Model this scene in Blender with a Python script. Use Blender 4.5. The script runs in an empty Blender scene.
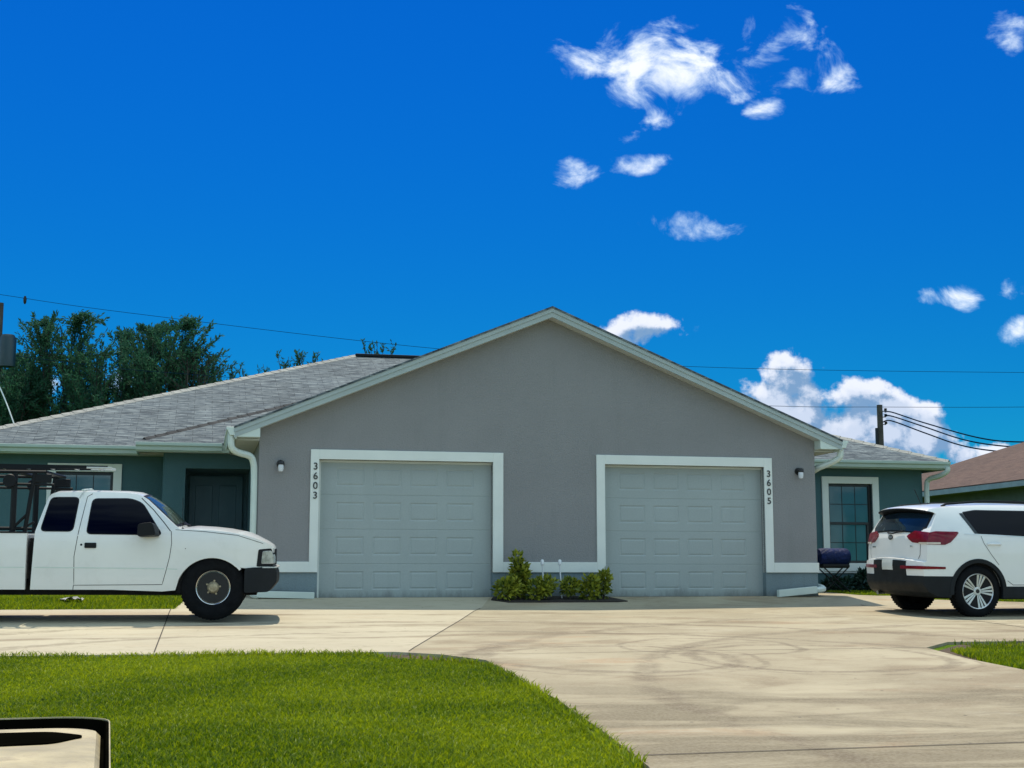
import bpy, bmesh, math, random
import numpy as np
from mathutils import Vector, Matrix, noise as mnoise
random.seed(7); RNG = np.random.default_rng(7)
R = math.radians
S = bpy.context.scene
C = S.collection
F = 1400.0; PITCH = math.atan(192/F); ZC = 0.355
TH = math.atan(0.223); YC = 22.1            # the house front stands 22.1 m off, turned 12.6 degrees
ct, st = math.cos(TH), math.sin(TH)

# ------------------------------------------------------------------ terrain profile, frame of the house: u along the front, v behind it
WP = [(-300,.1),(-8,.1),(-3.6,.06),(-1,0),(0,0),(1.3,-.13),(2.4,-.155),(4,-.222),(8,-.36),(12,-.55),(16,-.76),(21,-1.06),(23,-1.17),(32,-1.2),(300,-1.2)]
def g(v):
    return float(np.interp(-v, [a for a,_ in WP], [b for _,b in WP]))
def uv2w(u, v): return (ct*u - st*v, YC + st*u + ct*v)

# ------------------------------------------------------------------ materials
def nt(name):
    m = bpy.data.materials.new(name); m.use_nodes = True
    t = m.node_tree; t.nodes.clear()
    o = t.nodes.new('ShaderNodeOutputMaterial'); b = t.nodes.new('ShaderNodeBsdfPrincipled')
    t.links.new(b.outputs[0], o.inputs[0])
    return m, t, b
def N(t, kind, **kw):
    n = t.nodes.new(kind)
    for k, v in kw.items():
        if k in n.inputs.keys(): n.inputs[k].default_value = v
        else: setattr(n, k, v)
    return n
def L(t, a, b): t.links.new(a, b)
def math_(t, op, a, b=None, c=None, clamp=False):
    n = t.nodes.new('ShaderNodeMath'); n.operation = op; n.use_clamp = clamp
    for i, x in enumerate((a, b, c)):
        if x is None: continue
        if isinstance(x, (int, float)): n.inputs[i].default_value = x
        else: t.links.new(x, n.inputs[i])
    return n.outputs[0]
def mixc(t, fac, a, b, mode='MIX'):
    n = t.nodes.new('ShaderNodeMix'); n.data_type = 'RGBA'; n.blend_type = mode
    for s, x in ((n.inputs[0], fac), (n.inputs[6], a), (n.inputs[7], b)):
        if isinstance(x, (int, float)): s.default_value = x
        elif isinstance(x, tuple): s.default_value = (*x[:3], 1)
        else: t.links.new(x, s)
    return n.outputs[2]
def ramp(t, src, p0, p1, c0=0., c1=1.):
    n = t.nodes.new('ShaderNodeMapRange'); n.interpolation_type = 'SMOOTHSTEP'
    n.inputs[1].default_value = p0; n.inputs[2].default_value = p1; n.inputs[3].default_value = c0; n.inputs[4].default_value = c1
    t.links.new(src, n.inputs[0]); return n.outputs[0]
def noise(t, scale, detail=4, rough=.55, vec=None, dist=0.):
    n = N(t, 'ShaderNodeTexNoise', Scale=scale, Detail=detail, Roughness=rough, Distortion=dist)
    if vec is not None: L(t, vec, n.inputs['Vector'])
    return n.outputs[0]
def objco(t, scale=(1,1,1)):
    c = t.nodes.new('ShaderNodeTexCoord'); m = t.nodes.new('ShaderNodeMapping'); m.inputs['Scale'].default_value = scale
    L(t, c.outputs['Object'], m.inputs[0]); return m.outputs[0]
def bump(t, b, h, dist, strength=1.):
    n = t.nodes.new('ShaderNodeBump'); n.inputs['Strength'].default_value = strength; n.inputs['Distance'].default_value = dist
    L(t, h, n.inputs['Height']); L(t, n.outputs[0], b.inputs['Normal'])
def mat(name, col, rough=.6, metal=0., var=.12, vs=3., bs=0., bd=.002, coat=0., spec=.5, dirt=None, streak=None, isl=0.):
    m, t, b = nt(name)
    co = objco(t)
    c = mixc(t, ramp(t, noise(t, vs, 5, .6, co), .3, .7), tuple(x*(1-var) for x in col), tuple(min(1, x*(1+var)) for x in col))
    if dirt: c = mixc(t, ramp(t, noise(t, dirt[1], 6, .7, co), .5, .75, 0, dirt[2]), c, dirt[0])
    if streak:
        c = mixc(t, ramp(t, noise(t, 2.2, 6, .7, objco(t, (2.2, 2.2, .22))), .5, .72, 0, streak[1]), c, streak[0])
        c = mixc(t, ramp(t, noise(t, 38, 4, .7, co), .35, .7, 0, .18), c, tuple(x*.6 for x in col))
        sz = t.nodes.new('ShaderNodeSeparateXYZ'); L(t, co, sz.inputs[0])
        wz = math_(t, 'ADD', sz.outputs[2], math_(t, 'MULTIPLY', noise(t, 3.5, 5, .7, objco(t, (1, 1, .3))), .5))
        c = mixc(t, ramp(t, wz, .42, .22, 0, .55), c, (.10, .095, .08))
    if isl:
        gnode = t.nodes.new('ShaderNodeNewGeometry')
        k = ramp(t, gnode.outputs['Random Per Island'], 0, 1, 1-isl, 1+isl)
        n = t.nodes.new('ShaderNodeVectorMath'); n.operation = 'SCALE'; L(t, c, n.inputs[0]); L(t, k, n.inputs[3]); c = n.outputs[0]
    L(t, c, b.inputs['Base Color'])
    r = ramp(t, noise(t, vs*2.3, 3, .6, co), .3, .7, max(.02, rough-.08*rough), min(1, rough+.12*rough)); L(t, r, b.inputs['Roughness'])
    b.inputs['Metallic'].default_value = metal; b.inputs['Coat Weight'].default_value = coat; b.inputs['Coat Roughness'].default_value = .03
    b.inputs['Specular IOR Level'].default_value = spec
    if bs: bump(t, b, noise(t, bs, 4, .6, co), bd)
    return m

M = {}
M['stucco'] = mat('stucco_grey', (.268,.266,.266), .92, var=.04, vs=.8, bs=45, bd=.010, spec=.2, streak=((.19,.20,.195), .18))
M['stucco_wing'] = mat('stucco_eave_shade', (.072,.145,.158), .92, var=.07, vs=.8, bs=55, bd=.006, spec=.2)  # wing tone: eave shade and grass tint put into the stucco colour
M['rake'] = mat('rake_board_paint', (.36,.42,.41), .6, var=.05, vs=2)
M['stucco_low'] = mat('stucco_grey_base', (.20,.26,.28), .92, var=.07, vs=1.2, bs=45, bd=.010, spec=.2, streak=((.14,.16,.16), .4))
M['trim'] = mat('trim_white_paint', (.74,.77,.72), .6, var=.03, vs=2, bs=40, bd=.0015, spec=.3)
M['garage'] = mat('garage_door_paint', (.36,.405,.395), .45, var=.03, vs=1.3, bs=0, spec=.4, streak=((.28,.32,.31), .2))
M['gutter'] = mat('gutter_white_metal', (.60,.68,.62), .38, var=.05, vs=2.5, spec=.5)
M['fascia'] = mat('fascia_paint', (.42,.52,.47), .5, var=.05, vs=2.5)
M['soffit'] = mat('soffit_white', (.5,.52,.5), .7, var=.04)
M['door'] = mat('entry_door_paint', (.018,.09,.115), .4, var=.06)
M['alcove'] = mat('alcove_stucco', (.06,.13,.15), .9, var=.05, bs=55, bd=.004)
M['black_frame'] = mat('black_window_frame', (.012,.014,.016), .4, var=.1)
M['blind'] = mat('window_blind', (.45,.5,.48), .7)
M['number'] = mat('number_dark', (.03,.03,.03), .5)
M['lampblk'] = mat('lamp_black', (.012,.012,.012), .35)
M['frost'] = mat('lamp_frosted_glass', (.7,.72,.75), .25)
M['black'] = mat('black_plastic', (.005,.006,.008), .5, var=.2, bs=0, spec=.25)
M['blackm'] = mat('black_textured_plastic', (.008,.011,.014), .62, var=.2, bs=220, bd=.0008, spec=.25)
M['dark'] = mat('dark_gap', (.004,.004,.005), .9)
M['rubber'] = mat('tyre_rubber', (.0045,.0055,.007), .8, var=.3, vs=8, bs=90, bd=.001, spec=.15)
M['chrome'] = mat('bright_metal', (.62,.62,.60), .22, metal=1., var=.08)
M['alloy'] = mat('alloy_silver', (.60,.61,.61), .3, metal=.75, var=.05)
M['steel'] = mat('steel_dark', (.014,.015,.016), .5, metal=.3, var=.3)
M['hub'] = mat('hub_dusty', (.35,.30,.20), .5, metal=.5, var=.3, vs=20)
M['pwhite'] = mat('truck_white_paint', (.77,.77,.74), .32, var=.03, vs=1.3, coat=.6, dirt=((.45,.42,.35), 3., .18))
M['swhite'] = mat('suv_white_paint', (.78,.78,.765), .3, var=.02, vs=1.1, coat=.8)
M['lensred'] = mat('tail_lamp_red', (.16,.001,.010), .15, var=.3, vs=9, coat=.25, spec=.3)
M['lensclear'] = mat('lamp_clear', (.35,.36,.34), .1, var=.35, vs=14, coat=1.)
M['lensamber'] = mat('lamp_pale', (.65,.55,.45), .2, coat=1.)
M['plate'] = mat('plate_white', (.62,.64,.62), .4)
M['blue'] = mat('blue_grill_cover', (.001,.010,.07), .6, var=.4, vs=6, bs=9, bd=.05, spec=.25)
M['bin'] = mat('bin_tan_plastic', (.47,.39,.22), .5, var=.25, vs=7, bs=60, bd=.001, dirt=((.20,.15,.09), 14., .75))
M['binblk'] = mat('bin_black_plastic', (.003,.003,.002), 1., var=.3, vs=9, spec=0.)
M['wood'] = mat('pole_wood', (.07,.06,.05), .9, var=.3, vs=4, bs=20, bd=.01)
M['wire'] = mat('wire_black', (.008,.025,.05), .9, spec=0.)
M['guy'] = mat('guy_wire_guard', (.75,.75,.72), .5)
M['transf'] = mat('transformer_grey', (.012,.035,.042), .4)
M['nwall'] = mat('neighbour_stucco', (.10,.13,.11), .9, var=.08)
M['ntrim'] = mat('neighbour_fascia', (.35,.42,.42), .5)
M['bark'] = mat('bark', (.06,.05,.04), .9, var=.3, vs=6, bs=15, bd=.02)
M['mulch'] = mat('mulch', (.028,.020,.014), .95, var=.5, vs=25, bs=40, bd=.02)
M['soil'] = mat('soil', (.085,.055,.032), .95, var=.4, vs=14, bs=40, bd=.02)
M['pvc'] = mat('white_plastic', (.72,.74,.76), .4)
M['rag'] = mat('grey_rag', (.35,.34,.32), .9, var=.3, vs=20)
M['stone'] = mat('grey_pebble', (.5,.48,.44), .8, var=.2, isl=.3)

def glass_mat(name, col, rough=.03, spec=.8, coat=.5):
    m, t, b = nt(name)
    co = objco(t)
    c = mixc(t, ramp(t, noise(t, 1.2, 2, .5, co), .35, .65), tuple(x*.75 for x in col), tuple(x*1.2 for x in col))
    L(t, c, b.inputs['Base Color']); b.inputs['Roughness'].default_value = rough
    b.inputs['Specular IOR Level'].default_value = spec; b.inputs['Coat Weight'].default_value = coat; b.inputs['Coat Roughness'].default_value = .01
    bump(t, b, noise(t, 1.5, 1, .4, co), .004)
    return m
M['carglass'] = glass_mat('tinted_car_glass', (.0005,.001,.006), .03, .12, 0)
M['windshield'] = glass_mat('windshield_glass', (.03,.05,.045), .08, .25, 0)
M['rearglass'] = glass_mat('rear_glass', (.008,.018,.028), .04, .35, .1)
M['winglass'] = glass_mat('house_window_glass', (.045,.085,.095), .05)

def leaf_mat(name, ca, cb, patch=.7, trans=.35, rough=.5):
    m, t, b = nt(name)
    gm = t.nodes.new('ShaderNodeNewGeometry')
    r = ramp(t, gm.outputs['Random Per Island'], 0, 1)
    big = ramp(t, noise(t, patch, 3, .6, objco(t)), .35, .65)
    k = math_(t, 'ADD', math_(t, 'MULTIPLY', r, .6), math_(t, 'MULTIPLY', big, .4))
    c = mixc(t, k, ca, cb)
    L(t, c, b.inputs['Base Color']); b.inputs['Roughness'].default_value = rough; b.inputs['Specular IOR Level'].default_value = .35
    tr = t.nodes.new('ShaderNodeBsdfTranslucent'); L(t, c, tr.inputs[0])
    mx = t.nodes.new('ShaderNodeMixShader'); mx.inputs[0].default_value = trans
    L(t, b.outputs[0], mx.inputs[1]); L(t, tr.outputs[0], mx.inputs[2])
    out = [n for n in t.nodes if n.type == 'OUTPUT_MATERIAL'][0]; L(t, mx.outputs[0], out.inputs[0])
    return m
M['grass'] = leaf_mat('grass_blades', (.065,.135,.001), (.39,.45,.010), .6, .5)
M['tree'] = leaf_mat('tree_leaves', (.010,.055,.035), (.055,.17,.085), .7, .35, .9)
M['shrubleaf'] = leaf_mat('shrub_leaves', (.03,.08,.012), (.46,.46,.04), 2.5, .3)
M['darkleaf'] = leaf_mat('dark_leaves', (.008,.03,.02), (.02,.06,.04), 2.5, .2)

def shingle(name, cols, dark):
    m, t, b = nt(name)
    uv = t.nodes.new('ShaderNodeUVMap'); uv.uv_map = 'UVMap'
    wob = noise(t, 1.2, 2, .5, uv.outputs[0])
    br = N(t, 'ShaderNodeTexBrick', Scale=1.0); L(t, uv.outputs[0], br.inputs['Vector'])
    br.inputs['Brick Width'].default_value = .33; br.inputs['Row Height'].default_value = .143; br.inputs['Mortar Size'].default_value = .0035
    br.inputs['Mortar Smooth'].default_value = .2; br.offset = .37; br.offset_frequency = 3
    br.inputs['Color1'].default_value = (0,0,0,1); br.inputs['Color2'].default_value = (1,1,1,1); br.inputs['Mortar'].default_value = (.5,.5,.5,1)
    sep = t.nodes.new('ShaderNodeSeparateColor'); L(t, br.outputs[0], sep.inputs[0])
    c = mixc(t, sep.outputs[0], cols[0], cols[1])
    mp = t.nodes.new('ShaderNodeMapping'); mp.inputs['Scale'].default_value = (1.3, 7.0, 1); L(t, uv.outputs[0], mp.inputs[0])
    c = mixc(t, ramp(t, noise(t, 2.2, 4, .7, mp.outputs[0]), .42, .62, 0, .8), c, cols[2])
    c = mixc(t, ramp(t, noise(t, 3.1, 4, .75, mp.outputs[0], .3), .50, .66, 0, .7), c, cols[0])
    c = mixc(t, ramp(t, noise(t, 60, 2, .5, uv.outputs[0]), .4, .7, 0, .35), c, tuple(x*1.5 for x in cols[1]))
    c = mixc(t, br.outputs['Fac'], c, dark)
    c = mixc(t, ramp(t, noise(t, .5, 3, .5, uv.outputs[0]), .3, .7, 0, .25), c, dark)
    L(t, c, b.inputs['Base Color']); b.inputs['Roughness'].default_value = .9; b.inputs['Specular IOR Level'].default_value = .25
    # each course steps down to the next one
    sx = t.nodes.new('ShaderNodeSeparateXYZ'); L(t, uv.outputs[0], sx.inputs[0])
    fr = math_(t, 'FRACT', math_(t, 'DIVIDE', sx.outputs[1], .143))
    h = math_(t, 'ADD', math_(t, 'MULTIPLY', math_(t, 'SUBTRACT', 1., fr), .7), math_(t, 'MULTIPLY', sep.outputs[0], .35))
    bump(t, b, h, .012)
    return m
M['shingle'] = shingle('grey_shingles', [(.028,.040,.050),(.088,.112,.128),(.28,.32,.32)], (.02,.025,.03))
M['shingle_n'] = shingle('brown_shingles', [(.075,.047,.036),(.125,.078,.06),(.155,.105,.08)], (.06,.045,.04))

def concrete():
    m, t, b = nt('driveway_concrete')
    co = objco(t)
    c = mixc(t, ramp(t, noise(t, .45, 5, .6, co, .6), .3, .7), (.30,.245,.155), (.44,.375,.25))
    st_ = objco(t, (.75, 1.15, 1))
    c = mixc(t, ramp(t, noise(t, .95, 5, .62, st_, .5), .50, .68, 0, .55), c, (.185,.125,.066))
    c = mixc(t, ramp(t, noise(t, .8, 6, .7, objco(t, (.5, 1.1, 1)), .8), .55, .7, 0, .6), c, (.38,.235,.125))
    c = mixc(t, ramp(t, noise(t, 1.7, 5, .7, st_, .5), .58, .7, 0, .55), c, (.46,.40,.29))
    # the slab left of the slanting joint is paler
    sl = t.nodes.new('ShaderNodeSeparateXYZ'); L(t, co, sl.inputs[0])
    jn = math_(t, 'SUBTRACT', sl.outputs[0], math_(t, 'MULTIPLY_ADD', math_(t, 'ADD', sl.outputs[1], 8.33), .30, -2.85))
    c = mixc(t, ramp(t, jn, .01, -.01, 0, .5), c, (.58,.52,.38))
    c = mixc(t, ramp(t, noise(t, 5, 6, .75, objco(t, (.6, 1.2, 1)), .6), .52, .72, 0, .5), c, (.20,.155,.09))
    # darker, damp looking slabs low on the drive
    sx = t.nodes.new('ShaderNodeSeparateXYZ'); L(t, co, sx.inputs[0])
    wv = math_(t, 'ADD', sx.outputs[1], math_(t, 'MULTIPLY', noise(t, .7, 4, .6, co), 2.2))
    lo = math_(t, 'MULTIPLY', ramp(t, wv, -9.3, -10.8), ramp(t, noise(t, .9, 5, .65, objco(t, (.5, 1.6, 1)), 1.), .36, .6))
    c = mixc(t, math_(t, 'MULTIPLY', lo, .85), c, (.15,.118,.066))
    # tyre scrub arcs, worn by noise
    brk = ramp(t, noise(t, 2.6, 5, .75, co), .36, .55)
    wb = math_(t, 'MULTIPLY', noise(t, 1.1, 3, .5, co), .5)
    for (cx, cy, rr, w, k) in ((-1.1,-9.1,1.15,.11,.6),(-1.1,-9.1,1.38,.05,.5),(.85,-9.3,1.2,.10,.65),(.85,-9.3,1.42,.04,.55),(-2.5,-11.5,5.6,.15,.6),(-2.5,-11.5,7.2,.17,.6),(5.5,-12.4,7.0,.16,.55),(5.5,-12.4,8.7,.17,.55),(0.2,-8.1,.9,.07,.6)):
        dx = math_(t, 'SUBTRACT', sx.outputs[0], cx); dy = math_(t, 'SUBTRACT', sx.outputs[1], cy)
        d = math_(t, 'SQRT', math_(t, 'ADD', math_(t, 'MULTIPLY', dx, dx), math_(t, 'MULTIPLY', dy, dy)))
        d = math_(t, 'ADD', d, wb)
        e = math_(t, 'ABSOLUTE', math_(t, 'SUBTRACT', d, rr + .25))
        a = math_(t, 'MULTIPLY', ramp(t, e, w, w*.3, 0, k*.8), brk)
        c = mixc(t, a, c, (.105,.07,.04))
    # long pale tyre lanes in front of the garages
    for (cy, w) in ((-2.9,.22),(-5.0,.35),(-6.6,.2)):
        e = math_(t, 'ABSOLUTE', math_(t, 'SUBTRACT', math_(t, 'ADD', sx.outputs[1], math_(t, 'MULTIPLY', noise(t, .35, 3, .5, co), 1.6)), cy+.8))
        a = math_(t, 'MULTIPLY', ramp(t, e, w, w*.3, 0, .6), ramp(t, noise(t, .9, 5, .7, st_), .4, .6))
        c = mixc(t, a, c, (.14,.09,.045))
    c = mixc(t, ramp(t, noise(t, 45, 3, .6, co), .3, .7, 0, .3), c, (.42,.37,.27))
    vo = N(t, 'ShaderNodeTexVoronoi', Scale=3.0); L(t, co, vo.inputs[0])
    c = mixc(t, ramp(t, vo.outputs[0], .05, .025, 0, .8), c, (.05,.04,.03))
    L(t, c, b.inputs['Base Color']); b.inputs['Roughness'].default_value = .82; b.inputs['Specular IOR Level'].default_value = .35
    bump(t, b, noise(t, 70, 4, .6, co), .003)
    return m
M['concrete'] = concrete()
M['joint'] = mat('joint_dark', (.05,.04,.03), .95, var=.4, vs=9)
M['asphalt'] = mat('asphalt', (.05,.05,.05), .9, var=.2, vs=2, bs=80, bd=.005)
def turf():
    m, t, b = nt('turf_base')
    co = objco(t)
    c = mixc(t, ramp(t, noise(t, .8, 5, .6, co), .35, .65), (.07,.14,.004), (.16,.25,.01))
    c = mixc(t, ramp(t, noise(t, 30, 4, .7, co), .45, .65, 0, .6), c, (.035,.075,.006))
    L(t, c, b.inputs['Base Color']); b.inputs['Roughness'].default_value = .95; b.inputs['Specular IOR Level'].default_value = .1
    bump(t, b, noise(t, 60, 4, .7, co), .03)
    return m
M['turf'] = turf()

# ------------------------------------------------------------------ mesh helpers
class MB:
    def __init__(s): s.v=[]; s.f=[]
    def add(s, vs, fs):
        o=len(s.v); s.v += [tuple(x) for x in vs]; s.f += [tuple(i+o for i in q) for q in fs]; return s
    def box(s, x0,x1,y0,y1,z0,z1):
        return s.add([(x0,y0,z0),(x1,y0,z0),(x1,y1,z0),(x0,y1,z0),(x0,y0,z1),(x1,y0,z1),(x1,y1,z1),(x0,y1,z1)],
                     [(3,2,1,0),(4,5,6,7),(0,1,5,4),(1,2,6,5),(2,3,7,6),(3,0,4,7)])
    def prism(s, poly, d):                       # poly: 3D points, d: extrusion vector
        n=len(poly); d=Vector(d)
        a=[Vector(p) for p in poly]; b=[p+d for p in a]
        return s.add(a+b, [tuple(range(n))[::-1], tuple(range(n,2*n))]+[(i,(i+1)%n,n+(i+1)%n,n+i) for i in range(n)])
    def tube(s, pts, r, n=8, r2=None, cap=True, square=False):
        pts=[Vector(p) for p in pts]; m=len(pts)
        rs=[r+(0 if r2 is None else (r2-r)*i/max(1,m-1)) for i in range(m)]
        o=len(s.v); ref=None
        for i,p in enumerate(pts):
            d=(pts[min(i+1,m-1)]-pts[max(i-1,0)]).normalized()
            if ref is None:
                ref=Vector((0,0,1)) if abs(d.z)<.9 else Vector((1,0,0))
            a=d.cross(ref).normalized(); b=a.cross(d).normalized(); ref=b
            for k in range(n):
                an=2*math.pi*(k+.5)/n
                rr=rs[i]
                s.v.append(tuple(p+a*math.cos(an)*rr+b*math.sin(an)*rr))
        for i in range(m-1):
            for k in range(n):
                s.f.append((o+i*n+k,o+i*n+(k+1)%n,o+(i+1)*n+(k+1)%n,o+(i+1)*n+k))
        if cap:
            s.f.append(tuple(o+k for k in range(n))[::-1]); s.f.append(tuple(o+(m-1)*n+k for k in range(n)))
        return s
    def lathe(s, prof, n=40, axis='y', cx=0,cy=0,cz=0, sc=(1,1,1), cap=True):      # prof: (radius, along)
        o=len(s.v); m=len(prof)
        for r,a in prof:
            for k in range(n):
                an=2*math.pi*k/n
                if axis=='y': p=(cx+r*math.cos(an)*sc[0],cy+a,cz+r*math.sin(an)*sc[2])
                elif axis=='x': p=(cx+a,cy+r*math.cos(an)*sc[1],cz+r*math.sin(an)*sc[2])
                else: p=(cx+r*math.cos(an)*sc[0],cy+r*math.sin(an)*sc[1],cz+a)
                s.v.append(p)
        for i in range(m-1):
            for k in range(n): s.f.append((o+i*n+k,o+i*n+(k+1)%n,o+(i+1)*n+(k+1)%n,o+(i+1)*n+k))
        if cap: s.f.append(tuple(o+k for k in range(n))[::-1]); s.f.append(tuple(o+(m-1)*n+k for k in range(n)))
        return s
    def build(s, name, m, parent=None, smooth=False, bevel=0, seg=2, uv=None, fix=True, angle=35):
        me=bpy.data.meshes.new(name); me.from_pydata(s.v,[],s.f)
        if fix:
            bm=bmesh.new(); bm.from_mesh(me); bmesh.ops.recalc_face_normals(bm, faces=bm.faces); bm.to_mesh(me); bm.free()
        return fin(name, me, m, parent, smooth, bevel, seg, uv, angle)
def fin(name, me, m, parent=None, smooth=False, bevel=0, seg=2, uv=None, angle=35):
    if uv is not None:
        l=me.uv_layers.new(name='UVMap')
        for p in me.polygons:
            n=p.normal; nh=Vector((n.x,n.y,0))
            e=Vector((-n.y,n.x,0)).normalized() if nh.length>.05 else Vector((1,0,0))
            sl=n.cross(e)
            for li in p.loop_indices:
                c=me.vertices[me.loops[li].vertex_index].co
                l.data[li].uv=(c.dot(e),c.dot(sl))
    me.materials.append(m)
    if smooth:
        for p in me.polygons: p.use_smooth=True
    o=bpy.data.objects.new(name, me); C.objects.link(o)
    if smooth and not bevel:
        me.set_sharp_from_angle(angle=R(angle))
    if bevel:
        b=o.modifiers.new('bevel','BEVEL'); b.width=bevel; b.segments=seg; b.limit_method='ANGLE'; b.angle_limit=R(40); b.harden_normals=False
        if smooth:
            w=o.modifiers.new('wn','WEIGHTED_NORMAL'); w.keep_sharp=True
    if parent: o.parent=parent
    return o
def empty(name, loc=(0,0,0), rz=0, parent=None):
    o=bpy.data.objects.new(name,None); C.objects.link(o); o.location=loc; o.rotation_euler=(0,0,rz); o.empty_display_size=.2
    if parent: o.parent=parent
    return o
def tag(o, label=None, cat=None, group=None, kind=None):
    if label: o['label']=label
    if cat: o['category']=cat
    if group: o['group']=group
    if kind: o['kind']=kind
    return o
def place_house_frame(o): o.location=(0,YC,0); o.rotation_euler=(0,0,TH); return o
def W(u,v,z=None): x,y=uv2w(u,v); return Vector((x,y,g(v) if z is None else z))
def fast_mesh(name, V, Fc, m):                  # numpy arrays; Fc (n,k)
    me=bpy.data.meshes.new(name); n,k=Fc.shape
    me.vertices.add(len(V)); me.vertices.foreach_set('co', np.asarray(V,np.float32).ravel())
    me.loops.add(n*k); me.loops.foreach_set('vertex_index', Fc.astype(np.int32).ravel())
    me.polygons.add(n); me.polygons.foreach_set('loop_start', np.arange(0,n*k,k,dtype=np.int32))
    me.update(calc_edges=True); me.materials.append(m)
    o=bpy.data.objects.new(name, me); C.objects.link(o); return o

# ------------------------------------------------------------------ ground (all in the house frame)
def drape(name, poly, m, lift, kind='structure', step=.4, thick=0.):
    bm=bmesh.new(); vs=[bm.verts.new((u,v,0)) for u,v in poly]; bm.faces.new(vs)
    lo=min(v for _,v in poly); hi=max(v for _,v in poly)
    cuts=[x for x in np.arange(math.ceil(lo/step)*step, hi, step)] if hi-lo<80 else []
    cuts+= [-w for w,_ in WP]
    for y in sorted(set(round(float(c),3) for c in cuts)):
        if lo<y<hi:
            bmesh.ops.bisect_plane(bm, geom=bm.verts[:]+bm.edges[:]+bm.faces[:], plane_co=(0,y,0), plane_no=(0,1,0), dist=1e-5)
    if thick:
        r=bmesh.ops.extrude_face_region(bm, geom=bm.faces[:])
        for e in r['geom']:
            if isinstance(e,bmesh.types.BMVert): e.co.z=1
    for v in bm.verts:
        z=g(v.co.y); v.co.z = z+lift if (not thick or v.co.z>.5) else z+lift-thick
    bmesh.ops.recalc_face_normals(bm, faces=bm.faces)
    me=bpy.data.meshes.new(name); bm.to_mesh(me); bm.free()
    if not thick:
        for p in me.polygons:
            if p.normal.z<0: p.flip()
    o=fin(name, me, m); place_house_frame(o)
    if kind: o['kind']=kind
    return o
drape('ground', [(-150,-80),(150,-80),(150,260),(-150,260)], M['turf'], 0, step=2)
DRV=[(-16,-8.15),(-2.98,-8.35),(-2.6,-8.62),(-2.28,-9.15),(-2.30,-11.8),(-2.37,-13.2),(-2.45,-14.3),(-2.85,-16.5),(-3.6,-18.6),(-5.2,-20.5),(-5.4,-22.9),(2.2,-22.9),(2.2,-9.6),(2.35,-8.55),(2.9,-8.0),(16,-7.85),(16,-1.5),(8.3,-.95),(6.9,-.55),(6.3,.2),(6.45,2.6),
     (5.22,2.9),(5.22,-.004),(-3.98,-.004),(-3.98,2.5),(-5.0,2.5),(-5.0,-.5),(-5.1,-1.3),(-16,-1.25)]
drape('driveway', DRV, M['concrete'], .03, thick=.12)
drape('street', [(-80,-32),(80,-32),(80,-23),(-80,-23)], M['asphalt'], .012)
def joint(a, b, w=.018):
    d=Vector((b[0]-a[0],b[1]-a[1])).normalized(); n=Vector((-d.y,d.x))*w/2
    drape('expansion_joint', [(a[0]-n.x,a[1]-n.y),(b[0]-n.x,b[1]-n.y),(b[0]+n.x,b[1]+n.y),(a[0]+n.x,a[1]+n.y)], M['joint'], .034)
joint((-5.17,-8.16),(-5.15,-1.35),.011); joint((-2.85,-8.33),(-.8,-1.5),.010); joint((-2.38,-14.0),(2.2,-13.88),.014); joint((2.36,-8.55),(.2,-8.6),.012); joint((.2,-8.6),(-2.6,-8.7),.01)
joint((5.3,-1.2),(4.9,-7.9)); joint((-2.28,-18.4),(2.2,-18.3),.03)
drape('mulch_bed', [(-.30,-.02),(-.42,-.42),(-.22,-.74),(1.5,-.74),(1.68,-.66),(1.50,-.02)], M['mulch'], .045, thick=.05)
drape('bare_soil', [(-3.1,-8.40),(-2.9,-8.40),(-2.64,-8.66),(-2.32,-9.2),(-2.42,-9.3),(-2.75,-8.98),(-3.1,-8.70)], M['soil'], .006)
drape('bare_soil', [(2.28,-9.7),(2.44,-8.62),(2.98,-8.08),(6.2,-8.02),(6.0,-8.30),(3.6,-8.34),(2.95,-8.75),(2.6,-9.9)], M['soil'], .006)

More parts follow.
